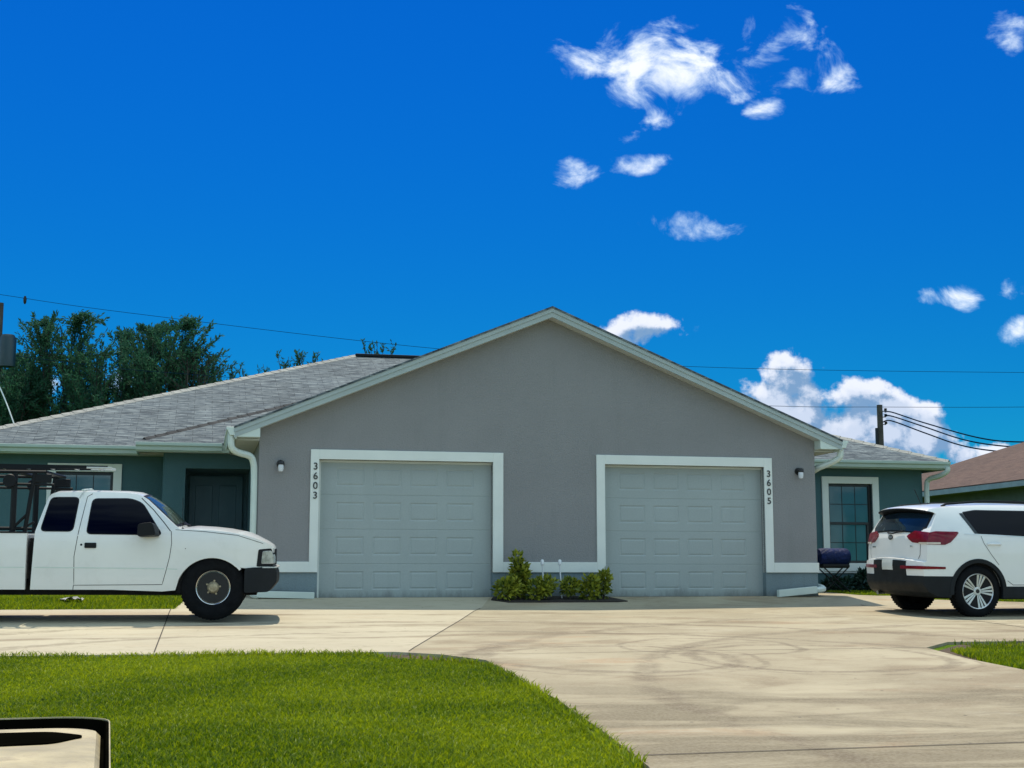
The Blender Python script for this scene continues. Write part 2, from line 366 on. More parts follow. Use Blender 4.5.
def grass_patch(name, poly, dens, hgt, wid, excl=None, lean=.6):
    us=[p[0] for p in poly]; vs=[p[1] for p in poly]
    bx=(min(us),max(us),min(vs),max(vs)); n=int((bx[1]-bx[0])*(bx[3]-bx[2])*dens)
    U=RNG.uniform(bx[0],bx[1],n); V=RNG.uniform(bx[2],bx[3],n)
    def inside(poly):
        ins=np.zeros(len(U),bool); m=len(poly)
        for i in range(m):
            (x1,y1),(x2,y2)=poly[i],poly[(i+1)%m]
            c=((y1>V)!=(y2>V))&(U<(x2-x1)*(V-y1)/(y2-y1+1e-12)+x1); ins^=c
        return ins
    k=inside(poly)
    for e in (excl or []): k&=~inside(e)
    U=U[k]; V=V[k]; n=len(U)
    patch=.5+.5*np.sin(U*1.7+np.sin(V*1.3)*2)*np.sin(V*2.1+np.cos(U*.9)*1.5)+.35*np.sin(U*9+np.sin(V*7)*2)*np.sin(V*8+np.cos(U*6)*2)
    H=hgt*(.55+.7*RNG.random(n))*(.75+.45*patch); Wd=wid*(.7+.6*RNG.random(n))
    A=RNG.uniform(0,2*np.pi,n); B=RNG.uniform(0,2*np.pi,n); le=lean*(.2+RNG.random(n))*H
    ax,ay=np.cos(A)*Wd/2,np.sin(A)*Wd/2; bx_,by_=np.cos(B)*le,np.sin(B)*le
    Z=np.interp(-V,[a for a,_ in WP],[b for _,b in WP])
    P=np.zeros((n,5,3))
    P[:,0]=np.c_[U-ax,V-ay,Z-.005]; P[:,1]=np.c_[U+ax,V+ay,Z-.005]
    P[:,2]=np.c_[U+ax*.8+bx_*.35,V+ay*.8+by_*.35,Z+H*.6]; P[:,3]=np.c_[U-ax*.8+bx_*.35,V-ay*.8+by_*.35,Z+H*.6]
    P[:,4]=np.c_[U+bx_,V+by_,Z+H*.95]
    i=np.arange(n)*5
    T=np.concatenate([np.c_[i,i+1,i+2],np.c_[i,i+2,i+3],np.c_[i+3,i+2,i+4]])
    o=fast_mesh(name,P.reshape(-1,3),T,M['grass']); place_house_frame(o)
    return o
LAWN=[(-9.5,-8.2),(-2.98,-8.4),(-2.64,-8.70),(-2.33,-9.25),(-2.36,-11.8),(-2.44,-13.2),(-2.52,-14.3),(-2.9,-16.5),(-9.5,-16.5)]
tag(grass_patch('front_lawn', LAWN, 5600, .032, .0095, lean=1.0, excl=[[(-3.1,-8.40),(-2.9,-8.40),(-2.50,-8.80),(-2.45,-9.2),(-2.75,-8.98),(-3.1,-8.68)]]), 'bright green lawn in front of the driveway at the lower left', 'grass', kind='stuff')
tag(grass_patch('front_lawn_edge', [(-9.5,-8.13),(-3.3,-8.31),(-3.1,-8.5),(-2.45,-9.35),(-2.27,-9.4),(-2.29,-11.8),(-2.36,-13.2),(-2.44,-14.3),(-2.54,-14.3),(-2.46,-13.2),(-2.39,-11.8),(-2.38,-9.25),(-3.1,-8.5),(-9.5,-8.3)], 3000, .065, .010, lean=1.), 'ragged taller grass along the concrete edge of the left lawn', 'grass', kind='stuff')
tag(grass_patch('side_lawn', [(2.24,-9.9),(2.5,-8.75),(3.0,-8.35),(7.5,-8.15),(7.5,-15),(2.24,-15)], 2600, .055, .012), 'green lawn corner at the right beyond the driveway', 'grass', kind='stuff')
tag(grass_patch('side_lawn_edge', [(2.9,-8.01),(8,-7.9),(8,-8.3),(3.2,-8.4)], 500, .06, .012), 'sparse grass tufts on bare soil along the right lawn edge', 'grass', kind='stuff')
tag(grass_patch('house_lawn', [(-11,-1.3),(-5.08,-1.34),(-4.98,-.5),(-4.98,3.4),(-11,3.4)], 1500, .06, .014), 'grass strip between the white pickup and the left wing', 'grass', kind='stuff')
tag(grass_patch('window_lawn', [(6.35,.3),(6.95,-.5),(8.3,-.9),(14,-1.4),(14,3.4),(6.5,3.4)], 1300, .06, .014), 'grass strip under the right window behind the white SUV', 'grass', kind='stuff')

# ------------------------------------------------------------------ house
H=empty('duplex_house', (0,YC,0), TH)
tag(H, 'low grey stucco duplex with a wide gable over two white framed garage doors', 'house')
UC=.605
def cells(mb, u0,u1,z0,z1,v0,v1, holes):
    us=sorted({u0,u1,*[h[0] for h in holes],*[h[1] for h in holes]}); zs=sorted({z0,z1,*[h[2] for h in holes],*[h[3] for h in holes]})
    for a,b in zip(us,us[1:]):
        for c,d in zip(zs,zs[1:]):
            if any(a>=h[0]-1e-6 and b<=h[1]+1e-6 and c>=h[2]-1e-6 and d<=h[3]+1e-6 for h in holes): continue
            mb.box(a,b,v0,v1,c,d)
D1=(-3.03,-.31); D2=(1.52,4.24); DT=2.13
mb=MB()
cells(mb,-3.94,5.15,.41,DT,0,.2,[(D1[0],D1[1],.41,DT),(D2[0],D2[1],.41,DT)])
mb.prism([(-3.94,0,DT),(5.15,0,DT),(5.15,0,2.585),(UC,0,4.46),(-3.94,0,2.585)],(0,.2,0))
mb.box(-3.94,-3.74,.2,3.55,-.3,2.5).box(4.95,5.15,.2,3.55,-.3,2.5)
mb.build('garage_wall',M['stucco'],H)
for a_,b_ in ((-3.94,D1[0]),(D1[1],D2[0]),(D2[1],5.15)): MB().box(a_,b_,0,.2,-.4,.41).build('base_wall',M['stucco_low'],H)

LW=(-7.22,-6.27,.9,2.135); RW=(7.05,7.97,.60,2.13)
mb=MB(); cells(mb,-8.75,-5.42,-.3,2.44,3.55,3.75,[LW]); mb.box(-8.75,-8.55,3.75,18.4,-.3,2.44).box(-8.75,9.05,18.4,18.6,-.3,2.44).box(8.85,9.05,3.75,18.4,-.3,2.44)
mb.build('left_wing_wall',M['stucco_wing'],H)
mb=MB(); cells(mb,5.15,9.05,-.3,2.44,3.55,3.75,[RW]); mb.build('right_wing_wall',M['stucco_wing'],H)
ED=(-5.05,-3.98,-.3,2.165)
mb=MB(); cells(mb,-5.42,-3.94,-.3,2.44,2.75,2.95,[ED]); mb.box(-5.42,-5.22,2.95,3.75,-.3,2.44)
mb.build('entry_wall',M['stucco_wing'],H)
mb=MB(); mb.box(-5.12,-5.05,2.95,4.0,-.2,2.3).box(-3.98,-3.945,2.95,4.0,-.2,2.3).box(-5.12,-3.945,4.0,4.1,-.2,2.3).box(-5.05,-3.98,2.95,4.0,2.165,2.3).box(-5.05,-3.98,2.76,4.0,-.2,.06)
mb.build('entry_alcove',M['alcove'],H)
dr=MB().box(-4.98,-4.06,3.93,3.98,.07,2.12).build('entry_door',M['door'],H)
MB().lathe([(.012,-.03),(.03,-.03),(.03,0),(.02,.01)],16,'y',-4.15,3.91,1.0).build('door_knob',M['chrome'],dr,smooth=True)
pf=MB()
for z0,z1 in ((.25,.95),(1.1,1.95)):
    for a in (-4.88,-4.47): pf.box(a,a+.3,3.915,3.935,z0,z1)
pf.build('door_panel',M['door'],dr,bevel=.006)

# trim around the garage openings and the band
def trim(name,*bx):
    mb=MB()
    for b in bx: mb.box(*b)
    return mb.build(name,M['trim'],H,bevel=.004,seg=1)
tv=(-.030,.0)
for (a,b) in (D1,D2):
    t0,t1=a-.13,b+.165 if b<0 else b+.14
    if b>0: t0=a-.14
    trim('garage_trim',(t0,a,tv[0],.1,.41,2.28),(b,t1,tv[0],.1,.41,2.28),(a,b,tv[0],.1,DT,2.28))
for b_ in ((-3.955,D1[0]-.13,-.031,-.001,.41,.57),(D1[1]+.165,D2[0]-.14,-.031,-.001,.41,.57),(D2[1]+.14,5.165,-.031,-.001,.41,.57),(-3.971,-3.941,-.031,3.5,.412,.568),(5.151,5.164,.002,3.5,.412,.568)): trim('band_trim',b_)
trim('wing_band_trim',(5.19,9.06,3.52,3.55,.41,.57))
# garage doors
def garage_door(a,b):
    w=b-a; top=2.115
    us={0,w}; zs={0,top}; sec=top/4; pw=.45; pitch=(w-.42)/4
    pan=[]
    for i in range(4):
        for j in range(4):
            u0=.21+i*pitch+(pitch-pw)/2; z0=j*sec+.13; pan.append((u0,u0+pw,z0,z0+sec-.26+.02))
    for p in pan:
        for d in (0,.022,.045): us|={p[0]+d,p[1]-d}; zs|={p[2]+d,p[3]-d}
    for j in range(1,4):
        for d in (-.007,-.003,.003,.007): zs.add(j*sec+d)
    us=sorted(us); zs=sorted(zs); vs=[]; fs=[]
    def h(u,z):
        for j in range(1,4):
            if abs(z-j*sec)<.0045: return .004
        for p in pan:
            if p[0]-1e-6<=u<=p[1]+1e-6 and p[2]-1e-6<=z<=p[3]+1e-6:
                d=min(u-p[0],p[1]-u,z-p[2],p[3]-z)
                return 0 if d<.01 else (.008 if d<.03 else .001)
        return 0
    for z in zs:
        for u in us: vs.append((a+u,.13+h(u,z),z+.012))
    nu=len(us)
    for j in range(len(zs)-1):
        for i in range(nu-1): fs.append((j*nu+i,j*nu+i+1,(j+1)*nu+i+1,(j+1)*nu+i))
    d=MB().add(vs,fs)
    d.box(a,b,.155,.18,.012,top+.012)
    o=d.build('garage_door',M['garage'],H)
    MB().box(a,b,.118,.128,.001,.030).build('bottom_seal',M['black'],o)
    s=MB().box(a,a+.035,.098,.128,0,DT).box(a+.035,b,.098,.128,DT-.035,DT)
    s.build('weather_strip',M['trim'],o)
    return o
garage_door(*D1); garage_door(*D2)

# house numbers
def text(name, body, size, loc, rot, m, parent, ext=.003):
    cu=bpy.data.curves.new(name,'FONT'); cu.body=body; cu.size=size; cu.extrude=ext; cu.align_x='CENTER'; cu.align_y='CENTER'; cu.offset=.0015*size/.12
    o=bpy.data.objects.new(name,cu); C.objects.link(o)
    dg=bpy.context.evaluated_depsgraph_get(); me=bpy.data.meshes.new_from_object(o.evaluated_get(dg))
    bpy.data.objects.remove(o); me.materials.clear(); me.materials.append(m)
    o=bpy.data.objects.new(name,me); C.objects.link(o); o.location=loc; o.rotation_euler=rot; o.parent=parent
    return o
for u,num in ((-3.085,'3603'),(4.315,'3605')):
    for i,ch in enumerate(num):
        text('house_number',ch,.15,(u,-.036,2.015-i*.148),(R(90),0,0),M['number'],H)
# wall lamps
for u,z in ((-3.615,2.05),(4.85,2.07)):
    o=MB().lathe([(.055,-.03),(.06,-.02),(.06,0)],20,'y',u,0,z).tube([(u,-.02,z),(u,-.10,z+.02),(u,-.11,z)],.014).lathe([(.02,.045),(.045,.03),(.052,-.01),(.044,-.02)],20,'z',u,-.11,z).build('wall_lamp',M['lampblk'],H,smooth=True)
    MB().lathe([(.036,-.02),(.042,-.04),(.042,-.08),(.034,-.12),(.012,-.13)],18,'z',u,-.11,z).build('lamp_glass',M['frost'],o,smooth=True)

# windows
def window(w, trimw, cols, rows, blind_drop):
    a,b,c,d=w
    f=MB()
    fw=.05
    f.box(a,a+fw,3.60,3.68,c,d).box(b-fw,b,3.60,3.68,c,d).box(a+fw,b-fw,3.60,3.68,c,c+fw).box(a+fw,b-fw,3.60,3.68,d-fw,d)
    m=(c+d)/2; f.box(a+fw,b-fw,3.60,3.68,m-.025,m+.025)
    f.box(b-fw-.05,b-fw,3.61,3.67,c+fw,m-.025)  # extra black strip stands in for the shadow of the right reveal
    fr=f.build('window',M['black_frame'],H,bevel=.004,seg=1)
    MB().box(a+fw,b-fw,3.640,3.648,c+fw,m-.025).box(a+fw,b-fw,3.632,3.638,m+.025,d-fw).build('window_pane',M['winglass'],fr)
    g_=MB()
    for (z0,z1,y) in ((c+fw,m-.025,3.636),(m+.025,d-fw,3.628)):
        for i in range(1,cols):
            x=a+fw+(b-a-2*fw)*i/cols; g_.box(x-.007,x+.007,y,y+.003,z0,z1)
        for j in range(1,rows):
            z=z0+(z1-z0)*j/rows; g_.box(a+fw,b-fw,y-.0005,y+.0025,z-.007,z+.007)
    g_.build('muntin',M['steel'],fr)
    t=trimw
    tm=MB().box(a-t,a,3.515,3.60,c-.0,d+t).box(b,b+t,3.515,3.60,c-.0,d+t).box(a,b,3.515,3.60,d,d+t)
    tm.box(a-t,b+t,3.50,3.60,c-t-.02,c)
    tm.build('window_trim',M['trim'],fr,bevel=.004,seg=1)
window(RW,.135,3,2,0); window(LW,.14,3,2,0)

# roofs
def slab(pts, drop, name, m):                    # closed roof plane with thickness
    mb=MB().prism(pts,(0,0,-drop)); return mb
TZ=2.60; S1=.413
APZ=4.625
def gz(u): return APZ-S1*abs(u-UC)
gl,gr=-4.33,UC*2+4.33
mb=MB()
mb.prism([(gl,-.27,gz(gl)),(UC,-.27,APZ),(UC,8.7,APZ),(gl,3.3,gz(gl))],(0,0,-.03))
mb.prism([(UC,-.27,APZ),(gr,-.27,gz(gr)),(gr,3.3,gz(gr)),(UC,8.7,APZ)],(0,0,-.03))
mb.build('gable_roof',M['shingle'],H,uv=True)
# rake boards
def rake(y0,y1,o0,o1,name,m):
    mb=MB()
    mb.prism([(gl,y0,gz(gl)-o0),(UC,y0,APZ-o0),(UC,y0,APZ-o1),(gl,y0,gz(gl)-o1)],(0,y1-y0,0))
    mb.prism([(UC,y0,APZ-o0),(gr,y0,gz(gr)-o0),(gr,y0,gz(gr)-o1),(UC,y0,APZ-o1)],(0,y1-y0,0))
    return mb.build(name,m,H)
rake(-.258,-.22,.031,.095,'drip_edge',M['rake']); rake(-.246,-.22,.096,.175,'rake_fascia',M['rake']); rake(-.219,-.001,.140,.170,'rake_soffit',M['soffit'])
# eave returns: boxed triangle at each end
for s,a,b in ((1,gl+.03,-3.942),(-1,gr-.03,5.152)):
    mb=MB().prism([(a,-.24,2.43),(b,-.24,2.43),(b,-.24,gz(b)-.172),(a,-.24,gz(a)-.172)],(0,.236,0))
    mb.build('eave_return',M['gutter'],H)
    x0,x1=(min(a,b),max(a,b))
    MB().box(x0,x1,-.0035,3.2,2.40,2.425).build('eave_soffit',M['soffit'],H)
    MB().box(a-.012 if s>0 else a-.01, a+.01 if s>0 else a+.012,-.23,3.2,2.40,gz(a)-.035).build('eave_fascia',M['gutter'],H)
# k style gutters
def gutter_v(u, s, v0, v1, z1=2.575):             # runs front to back on the gable sides
    p=[(u,z1),(u,z1-.125),(u-s*.07,z1-.125),(u-s*.105,z1-.045),(u-s*.12,z1-.04),(u-s*.12,z1)]
    return MB().prism([(x,v0,z) for x,z in p],(0,v1-v0,0)).build('gutter',M['gutter'],H,bevel=.004,seg=1)
gutter_v(gl+.01,1,-.25,2.28); gutter_v(gr-.01,-1,-.25,3.0)
def gutter_u(v, u0, u1, z1=2.55):
    p=[(v,z1),(v,z1-.13),(v-.07,z1-.13),(v-.085,z1-.07),(v-.115,z1-.05),(v-.12,z1)]
    return MB().prism([(u0,y,z) for y,z in p],(u1-u0,0,0)).build('gutter',M['fascia'],H,bevel=.004,seg=1)
gutter_u(3.14,-9.1,-5.84); gutter_u(2.34,-5.86,-4.46); gutter_u(3.14,gr+.12,9.39)
for b_ in ((-9.1,-5.42,3.15,3.55,2.42,2.45),(-5.83,-3.94,2.35,2.75,2.42,2.45),(gr,9.36,3.15,3.55,2.42,2.45)): MB().box(*b_).build('wing_soffit',M['soffit'],H)
for b_ in ((-9.1,-5.86,3.13,3.15,2.40,2.55),(-5.85,-4.34,2.33,2.35,2.40,2.55),(-5.85,-5.83,2.35,3.12,2.40,2.55),(gr+.02,9.36,3.13,3.15,2.40,2.55),(9.36,9.38,3.13,18.9,2.40,2.55)): MB().box(*b_).build('wing_fascia',M['fascia'],H)
# main hip roof
S2=.372; V0=3.12; RV=11.0; RZ=2.56+S2*(RV-V0)
PL=(-1.33,RV,RZ); PR=(1.9,RV,RZ); A=(-9.2,V0,2.56); B=(9.41,V0,2.56); A2=(-9.2,2*RV-V0,2.56); B2=(9.41,2*RV-V0,2.56)
mb=MB()
for q in ((A,B,PR,PL),(A2,A,PL),(B,B2,PR),(B2,A2,PL,PR)): mb.prism(q,(0,0,-.03))
mb.build('main_roof',M['shingle'],H,uv=True)
bu=-5.86; bv=2.32
def bz(k): return 2.56+S2*k
mb=MB()
K=3.4
mb.prism([(bu,bv,2.565),(gl+.05,bv,2.565),(bu+K,bv+K,bz(K))],(0,0,-.03))
mb.prism([(bu,bv,2.565),(bu+K,bv+K,bz(K)),(bu+K,bv+K+.8,bz(K)),(bu,bv+.85,2.565)],(0,0,-.03))
mb.build('entry_roof',M['shingle'],H,uv=True)
# caps along ridges and hips
def caps(a,b,name='ridge_cap',m=M['shingle'],w=.11,n=None):
    a=Vector(a); b=Vector(b); L_=(b-a).length; n=n or int(L_/.25); d=(b-a)/n; dn=d.normalized(); sd=dn.cross(Vector((0,0,1))).normalized()
    mb=MB()
    for i in range(n):
        p=a+d*i; q=a+d*(i+1.12); up=Vector((0,0,.036)); u2=Vector((0,0,.024)); dr_=Vector((0,0,.022))
        vs=[p-sd*w-dr_,p+up,p+sd*w-dr_,q-sd*w-dr_-Vector((0,0,.006)),q+u2,q+sd*w-dr_-Vector((0,0,.006))]
        mb.add(vs,[(0,1,4,3),(1,2,5,4)])
    return mb.build(name,m,H,uv=True)
M['cap']=shingle('cap_shingles',[(.26,.26,.24),(.34,.34,.31),(.40,.40,.36)],(.12,.12,.115)); caps(A,PL,m=M['cap']); caps(B,PR,m=M['cap']); M['cap_shade']=shingle('shaded_cap_shingles',[(.03,.032,.035),(.06,.062,.065),(.09,.09,.09)],(.02,.02,.02)); caps((bu+.12,bv+.12,2.565+.12*S2),(bu+K,bv+K,bz(K)),m=M['cap_shade'],w=.07);  # entry hip caps: the hip's shading is put into their dark colour
MB().box(PL[0],PR[0],RV-.14,RV+.14,RZ-.03,RZ+.035).build('ridge_vent',M['black'],H,bevel=.01)
# downspouts
def spout(pts,name='downspout'):
    return MB().tube(pts,.052,8).build(name,M['gutter'],H,smooth=True)
def smoothpath(pts,k=2):
    for _ in range(k):
        q=[pts[0]]
        for a,b in zip(pts,pts[1:]):
            a=Vector(a);b=Vector(b); q+= [a*.75+b*.25,a*.25+b*.75]
        q.append(pts[-1]); pts=q
    return pts
ul=gl-.06
o1=spout(smoothpath([(ul+.02,-.17,2.46),(ul+.02,-.17,2.36),(ul+.03,-.16,2.26),(ul+.12,-.1,2.20),(-4.07,0.0,2.17),(-4.02,.03,2.08),(-4.0,.05,1.9),(-4.0,.05,.22)]))
spout(smoothpath([(-4.0,.05,.22),(-4.0,.05,.13),(-3.98,-.09,.07),(-3.9,-.12,.06)],1),'downspout_elbow')
MB().prism([(-3.93,-.17,.135),(-3.93,-.07,.135),(-3.93,-.07,.035),(-3.93,-.17,.035)],(.85,-.02,-.022)).build('spout_extension',M['gutter'],H,bevel=.008)
ur=gr+.06
spout(smoothpath([(ur-.05,-.15,2.47),(ur-.05,-.15,2.36),(ur-.06,-.14,2.30),(ur-.17,-.06,2.22),(5.23,.15,2.13),(5.22,.34,2.05),(5.22,.36,1.8),(5.22,.36,.3)]))
spout(smoothpath([(5.22,.36,.3),(5.22,.34,.2),(5.25,-.02,.15),(5.14,-.12,.13),(5.0,-.12,.125)],2),'downspout_elbow')
MB().prism([(5.06,-.17,.19),(5.06,-.07,.19),(5.06,-.07,.075),(5.06,-.17,.075)],(-.68,-.02,-.06)).build('spout_extension',M['gutter'],H,bevel=.008)
spout(smoothpath([(9.33,3.05,2.44),(9.33,3.05,2.36),(9.25,3.2,2.28),(9.12,3.45,2.24),(9.1,3.47,2.1),(9.1,3.47,1.8),(9.1,3.47,.1)]))

# ------------------------------------------------------------------ neighbour
NB=empty('neighbour_house',(0,YC,0),TH); tag(NB,'brown roofed bungalow beyond the white SUV at the right edge','house')
MB().box(13.95,24,-4.0,16.6,-.2,2.42).build('wall',M['nwall'],NB)
nv0,nv1=-4.4,17.0; nz=2.55; k=5.4
q0=(13.55,nv0,nz);q1=(13.55,nv1,nz);r0=(13.55+k,nv0+k,nz+.38*k);r1=(13.55+k,nv1-k,nz+.38*k);q2=(13.55+2*k,nv0,nz);q3=(13.55+2*k,nv1,nz)
mb=MB()
for q in ((q0,q1,r1,r0),(q1,q3,r1),(q0,r0,q2),(q2,r0,r1,q3)): mb.prism(q,(0,0,-.03))
mb.build('roof',M['shingle_n'],NB,uv=True)
MB().box(13.55,13.58,nv0,nv1,2.40,nz-.02).box(13.58,24.3,nv0,nv0+.03,2.40,nz-.02).build('fascia',M['ntrim'],NB)
MB().box(13.58,13.95,nv0+.03,nv1,2.40,2.43).build('soffit',M['nwall'],NB)
w=MB().box(13.90,13.96,3.2,5.2,1.0,2.05).build('window',M['black_frame'],NB); MB().box(13.885,13.899,3.28,5.12,1.08,1.97).build('window_pane',M['winglass'],w)

# ------------------------------------------------------------------ shrubs
def leaves(centers, n, size, spread=None, aspect=.45, upbias=.4):
    """centers: list of (x,y,z,rx,ry,rz); leaf = 4-vertex lozenge"""
    P=[];T=[]; tot=sum(c[3]*c[4]*c[5] for c in centers)
    for c in centers:
        k=int(n*c[3]*c[4]*c[5]/tot)+3
        d=RNG.normal(size=(k,3)); d/=np.linalg.norm(d,axis=1)[:,None]; r=(.45+.6*RNG.random(k)**.6)[:,None]
        ctr=np.array(c[:3])+d*r*np.array(c[3:6])
        ax=d*.8+RNG.normal(size=(k,3))*.6; ax[:,2]+=upbias; ax/=np.linalg.norm(ax,axis=1)[:,None]
        sd=np.cross(ax,RNG.normal(size=(k,3))); sd/=np.linalg.norm(sd,axis=1)[:,None]
        s=size*(.6+.8*RNG.random(k))[:,None]
        P.append(np.stack([ctr,ctr+ax*s*.5+sd*s*aspect*.5,ctr+ax*s,ctr+ax*s*.5-sd*s*aspect*.5],1))
    P=np.concatenate(P); n=len(P); return P.reshape(-1,3), np.arange(n*4).reshape(n,4)
def shrub(name,u,v,blobs,n,size,m,label,cat='shrub',group=None,z=None):
    z=g(v)+.04 if z is None else z; x,y=uv2w(u,v)
    root=empty(name,(x,y,z)); tag(root,label,cat,group)
    V,Fc=leaves(blobs,n,size); o=fast_mesh('foliage',V,Fc,m); o.parent=root
    st_=MB()
    for b in blobs: st_.tube([(b[0]*.3,b[1]*.3,-.03),(b[0]*.7,b[1]*.7,b[2]*.5),(b[0],b[1],b[2])],.012,5,.005)
    st_.build('stem',M['bark'],root)
    return root
gp='shrubs in the bed between the garages'
shrub('garden_shrub',.02,-.38,[(0,0,.25,.10,.10,.2),(0,0,.45,.11,.10,.14),(-.03,0,.60,.085,.08,.12),(.02,0,.36,.13,.12,.14)],800,.085,M['shrubleaf'],'tall narrow green shrub left of the two white stakes between the garages',group=gp)
shrub('garden_shrub',-.20,-.48,[(0,0,.16,.17,.15,.13),(.1,0,.2,.12,.1,.12)],520,.085,M['shrubleaf'],'low bushy yellow green shrub at the left end of the bed',group=gp)
shrub('garden_shrub',.30,-.46,[(0,0,.16,.20,.16,.13),(.14,0,.22,.13,.12,.12)],680,.085,M['shrubleaf'],'round yellow green shrub just below the left white stake',group=gp)
shrub('garden_shrub',.83,-.42,[(0,0,.19,.13,.13,.11)],300,.08,M['shrubleaf'],'small sparse green shrub right of the right white stake',group=gp)
shrub('garden_shrub',1.12,-.48,[(0,0,.14,.13,.12,.12),(.02,0,.27,.12,.1,.08)],430,.085,M['shrubleaf'],'yellow tipped shrub second from the right in the bed',group=gp)
shrub('garden_shrub',1.37,-.38,[(0,0,.2,.09,.09,.17),(.02,0,.34,.08,.08,.09)],380,.08,M['shrubleaf'],'upright shrub at the right end of the bed beside the garage door',group=gp)
shrub('window_shrub',6.95,3.2,[(0,0,.13,.20,.16,.13),(.18,0,.15,.16,.14,.12)],520,.09,M['darkleaf'],'small dark low bush under the right window just right of the grill legs',z=.05)
shrub('window_shrub',7.6,3.1,[(0,0,.2,.25,.2,.22)],800,.09,M['darkleaf'],'dark round bush under the right window nearest the white SUV',z=.05)
for i,(u,lb) in enumerate(((.45,'left of the two thin white stakes in the bed between garages'),(.73,'right of the two thin white stakes in the bed between garages'))):
    x,y=uv2w(u,-.30); r=empty('garden_stake',(x,y,g(-.3)+.03)); tag(r,lb,'garden stake','white stakes in the garage bed')
    MB().tube([(0,0,-.05),(-.02,0,.30),(-.035,0,.53)],.011,8).build('stake_rod',M['pvc'],r,smooth=True)
    MB().lathe([(.012,0),(.026,.01),(.028,.07),(.015,.09)],14,'z',-.035,0,.52).build('stake_cap',M['pvc'],r,smooth=True)
# rag and litter on grass
r=np.random.default_rng(3); vs=[];fs=[]
nx,ny=16,8
for j in range(ny):
    for i in range(nx):
        x=i/(nx-1)-.5; y=j/(ny-1)-.5
        vs.append((x*.32+r.normal()*.008,y*.18+r.normal()*.008,.03+.05*abs(math.sin(7*x+3*y))*(1-abs(x)*1.4)+r.normal()*.008))
for j in range(ny-1):
    for i in range(nx-1): fs.append((j*nx+i,j*nx+i+1,(j+1)*nx+i+1,(j+1)*nx+i))
o=MB().add(vs,fs).build('rag',M['rag'],None,smooth=True); o.location=W(-6.55,-.35,g(-.35)+.02); tag(o,'small crumpled grey rag lying on the grass behind the pickup','rag')

# ------------------------------------------------------------------ grill
x,y=uv2w(6.47,2.2); G_=empty('portable_grill',(x,y,g(2.2)+.03),TH); tag(G_,'blue covered barrel grill on folding black crossed legs under the right window','grill')
mb=MB()
prof=[(.02,-.30),(.10,-.298),(.15,-.285),(.17,-.25),(.175,-.1),(.17,0),(.176,.12),(.17,.25),(.15,.285),(.10,.298),(.02,.30)]
mb.lathe(prof,28,'x',0,0,.64,(1,1,.92)).build('grill_cover',M['blue'],G_,smooth=True)
MB().box(-.27,.27,-.14,.14,.44,.52).build('grill_tray',M['black'],G_,bevel=.03,seg=3)
for s in (-1,1):
    MB().tube([(-.24,s*.13,.45),(.27,s*.13,0)],.012).build('leg',M['black'],G_); MB().tube([(.24,s*.13-.02*s,.45),(-.24,s*.13-.02*s,0)],.012).build('leg',M['black'],G_)
for x_ in (.27,-.24): MB().tube([(x_,-.14,.01),(x_,.14,.01)],.011).build('stretcher',M['black'],G_)

# ------------------------------------------------------------------ bin, lower left
bx_,by_=-1.043,2.57
binr=empty('trash_cart',(bx_,by_,-.975),R(16)); tag(binr,'tan lidded trash cart with a black rim at the lower left of the lawn','trash cart')
def rrect(x0,x1,y0,y1,r,n=8):
    out=[]
    for cx,cy,a0 in ((x1-r,y1-r,0),(x0+r,y1-r,90),(x0+r,y0+r,180),(x1-r,y0+r,270)):
        for i in range(n+1):
            a=R(a0+90*i/n); out.append((cx+r*math.cos(a),cy+r*math.sin(a)))
    return out
def loft(mb, rings, cap0=True, cap1=True):
    n=len(rings[0]); o=len(mb.v)
    for rg in rings: mb.v += [tuple(p) for p in rg]
    for i in range(len(rings)-1):
        for k_ in range(n): mb.f.append((o+i*n+k_,o+i*n+(k_+1)%n,o+(i+1)*n+(k_+1)%n,o+(i+1)*n+k_))
    if cap0: mb.f.append(tuple(o+k_ for k_ in range(n))[::-1])
    if cap1: mb.f.append(tuple(o+(len(rings)-1)*n+k_ for k_ in range(n)))
    return mb
def rr(x0,x1,y0,y1,r,z,lift=0.): return [(x,y,z+lift*(lambda q:q*q*(3-2*q))(max(0,min(1,(y-.12)/.2)))) for x,y in rrect(x0,x1,y0,y1,r)]
loft(MB(),[rr(-.22,.22,-.26,.24,.05,.05),rr(-.28,.28,-.38,.36,.07,.94),rr(-.305,.305,-.51,.395,.112,.96),rr(-.312,.312,-.52,.402,.115,1.005),rr(-.306,.306,-.514,.396,.112,1.008),rr(-.300,.300,-.508,.39,.11,1.0)]).build('cart_body',M['binblk'],binr,smooth=True,angle=50)
loft(MB(),[rr(-.306,.306,-.514,.396,.114,1.000,.008),rr(-.312,.312,-.52,.402,.117,1.003,.010),rr(-.312,.312,-.52,.402,.117,1.014,.019),rr(-.310,.310,-.518,.400,.116,1.0145,.019),rr(-.304,.304,-.512,.394,.112,1.0145,.019),rr(-.300,.300,-.508,.390,.110,.995,.0)],False,False).build('cart_rim',M['binblk'],binr,smooth=True)
loft(MB(),[rr(-.3118,.3118,-.5198,.4018,.1168,1.0147,.019),rr(-.3118,.3118,-.5198,.4018,.1168,1.0175,.019),rr(-.3095,.3095,-.5175,.3995,.115,1.0175,.019),rr(-.3095,.3095,-.5175,.3995,.115,1.0147,.019)],False,False).build('rim_bead',M['bin'],binr)  # thin tan strip paints the sunlit edge of the black rim
loft(MB(),[rr(-.294,.294,-.50,.335,.10,1.004),rr(-.294,.294,-.50,.335,.10,1.012),rr(-.286,.286,-.49,.325,.10,1.021),rr(-.25,.25,-.44,.29,.09,1.0245)],True,True).build('cart_lid',M['bin'],binr,smooth=True)
def pad(poly,z=1.0246): return MB().prism([(x,y,z) for x,y in rnd2(poly,.03)],(0,0,.003))
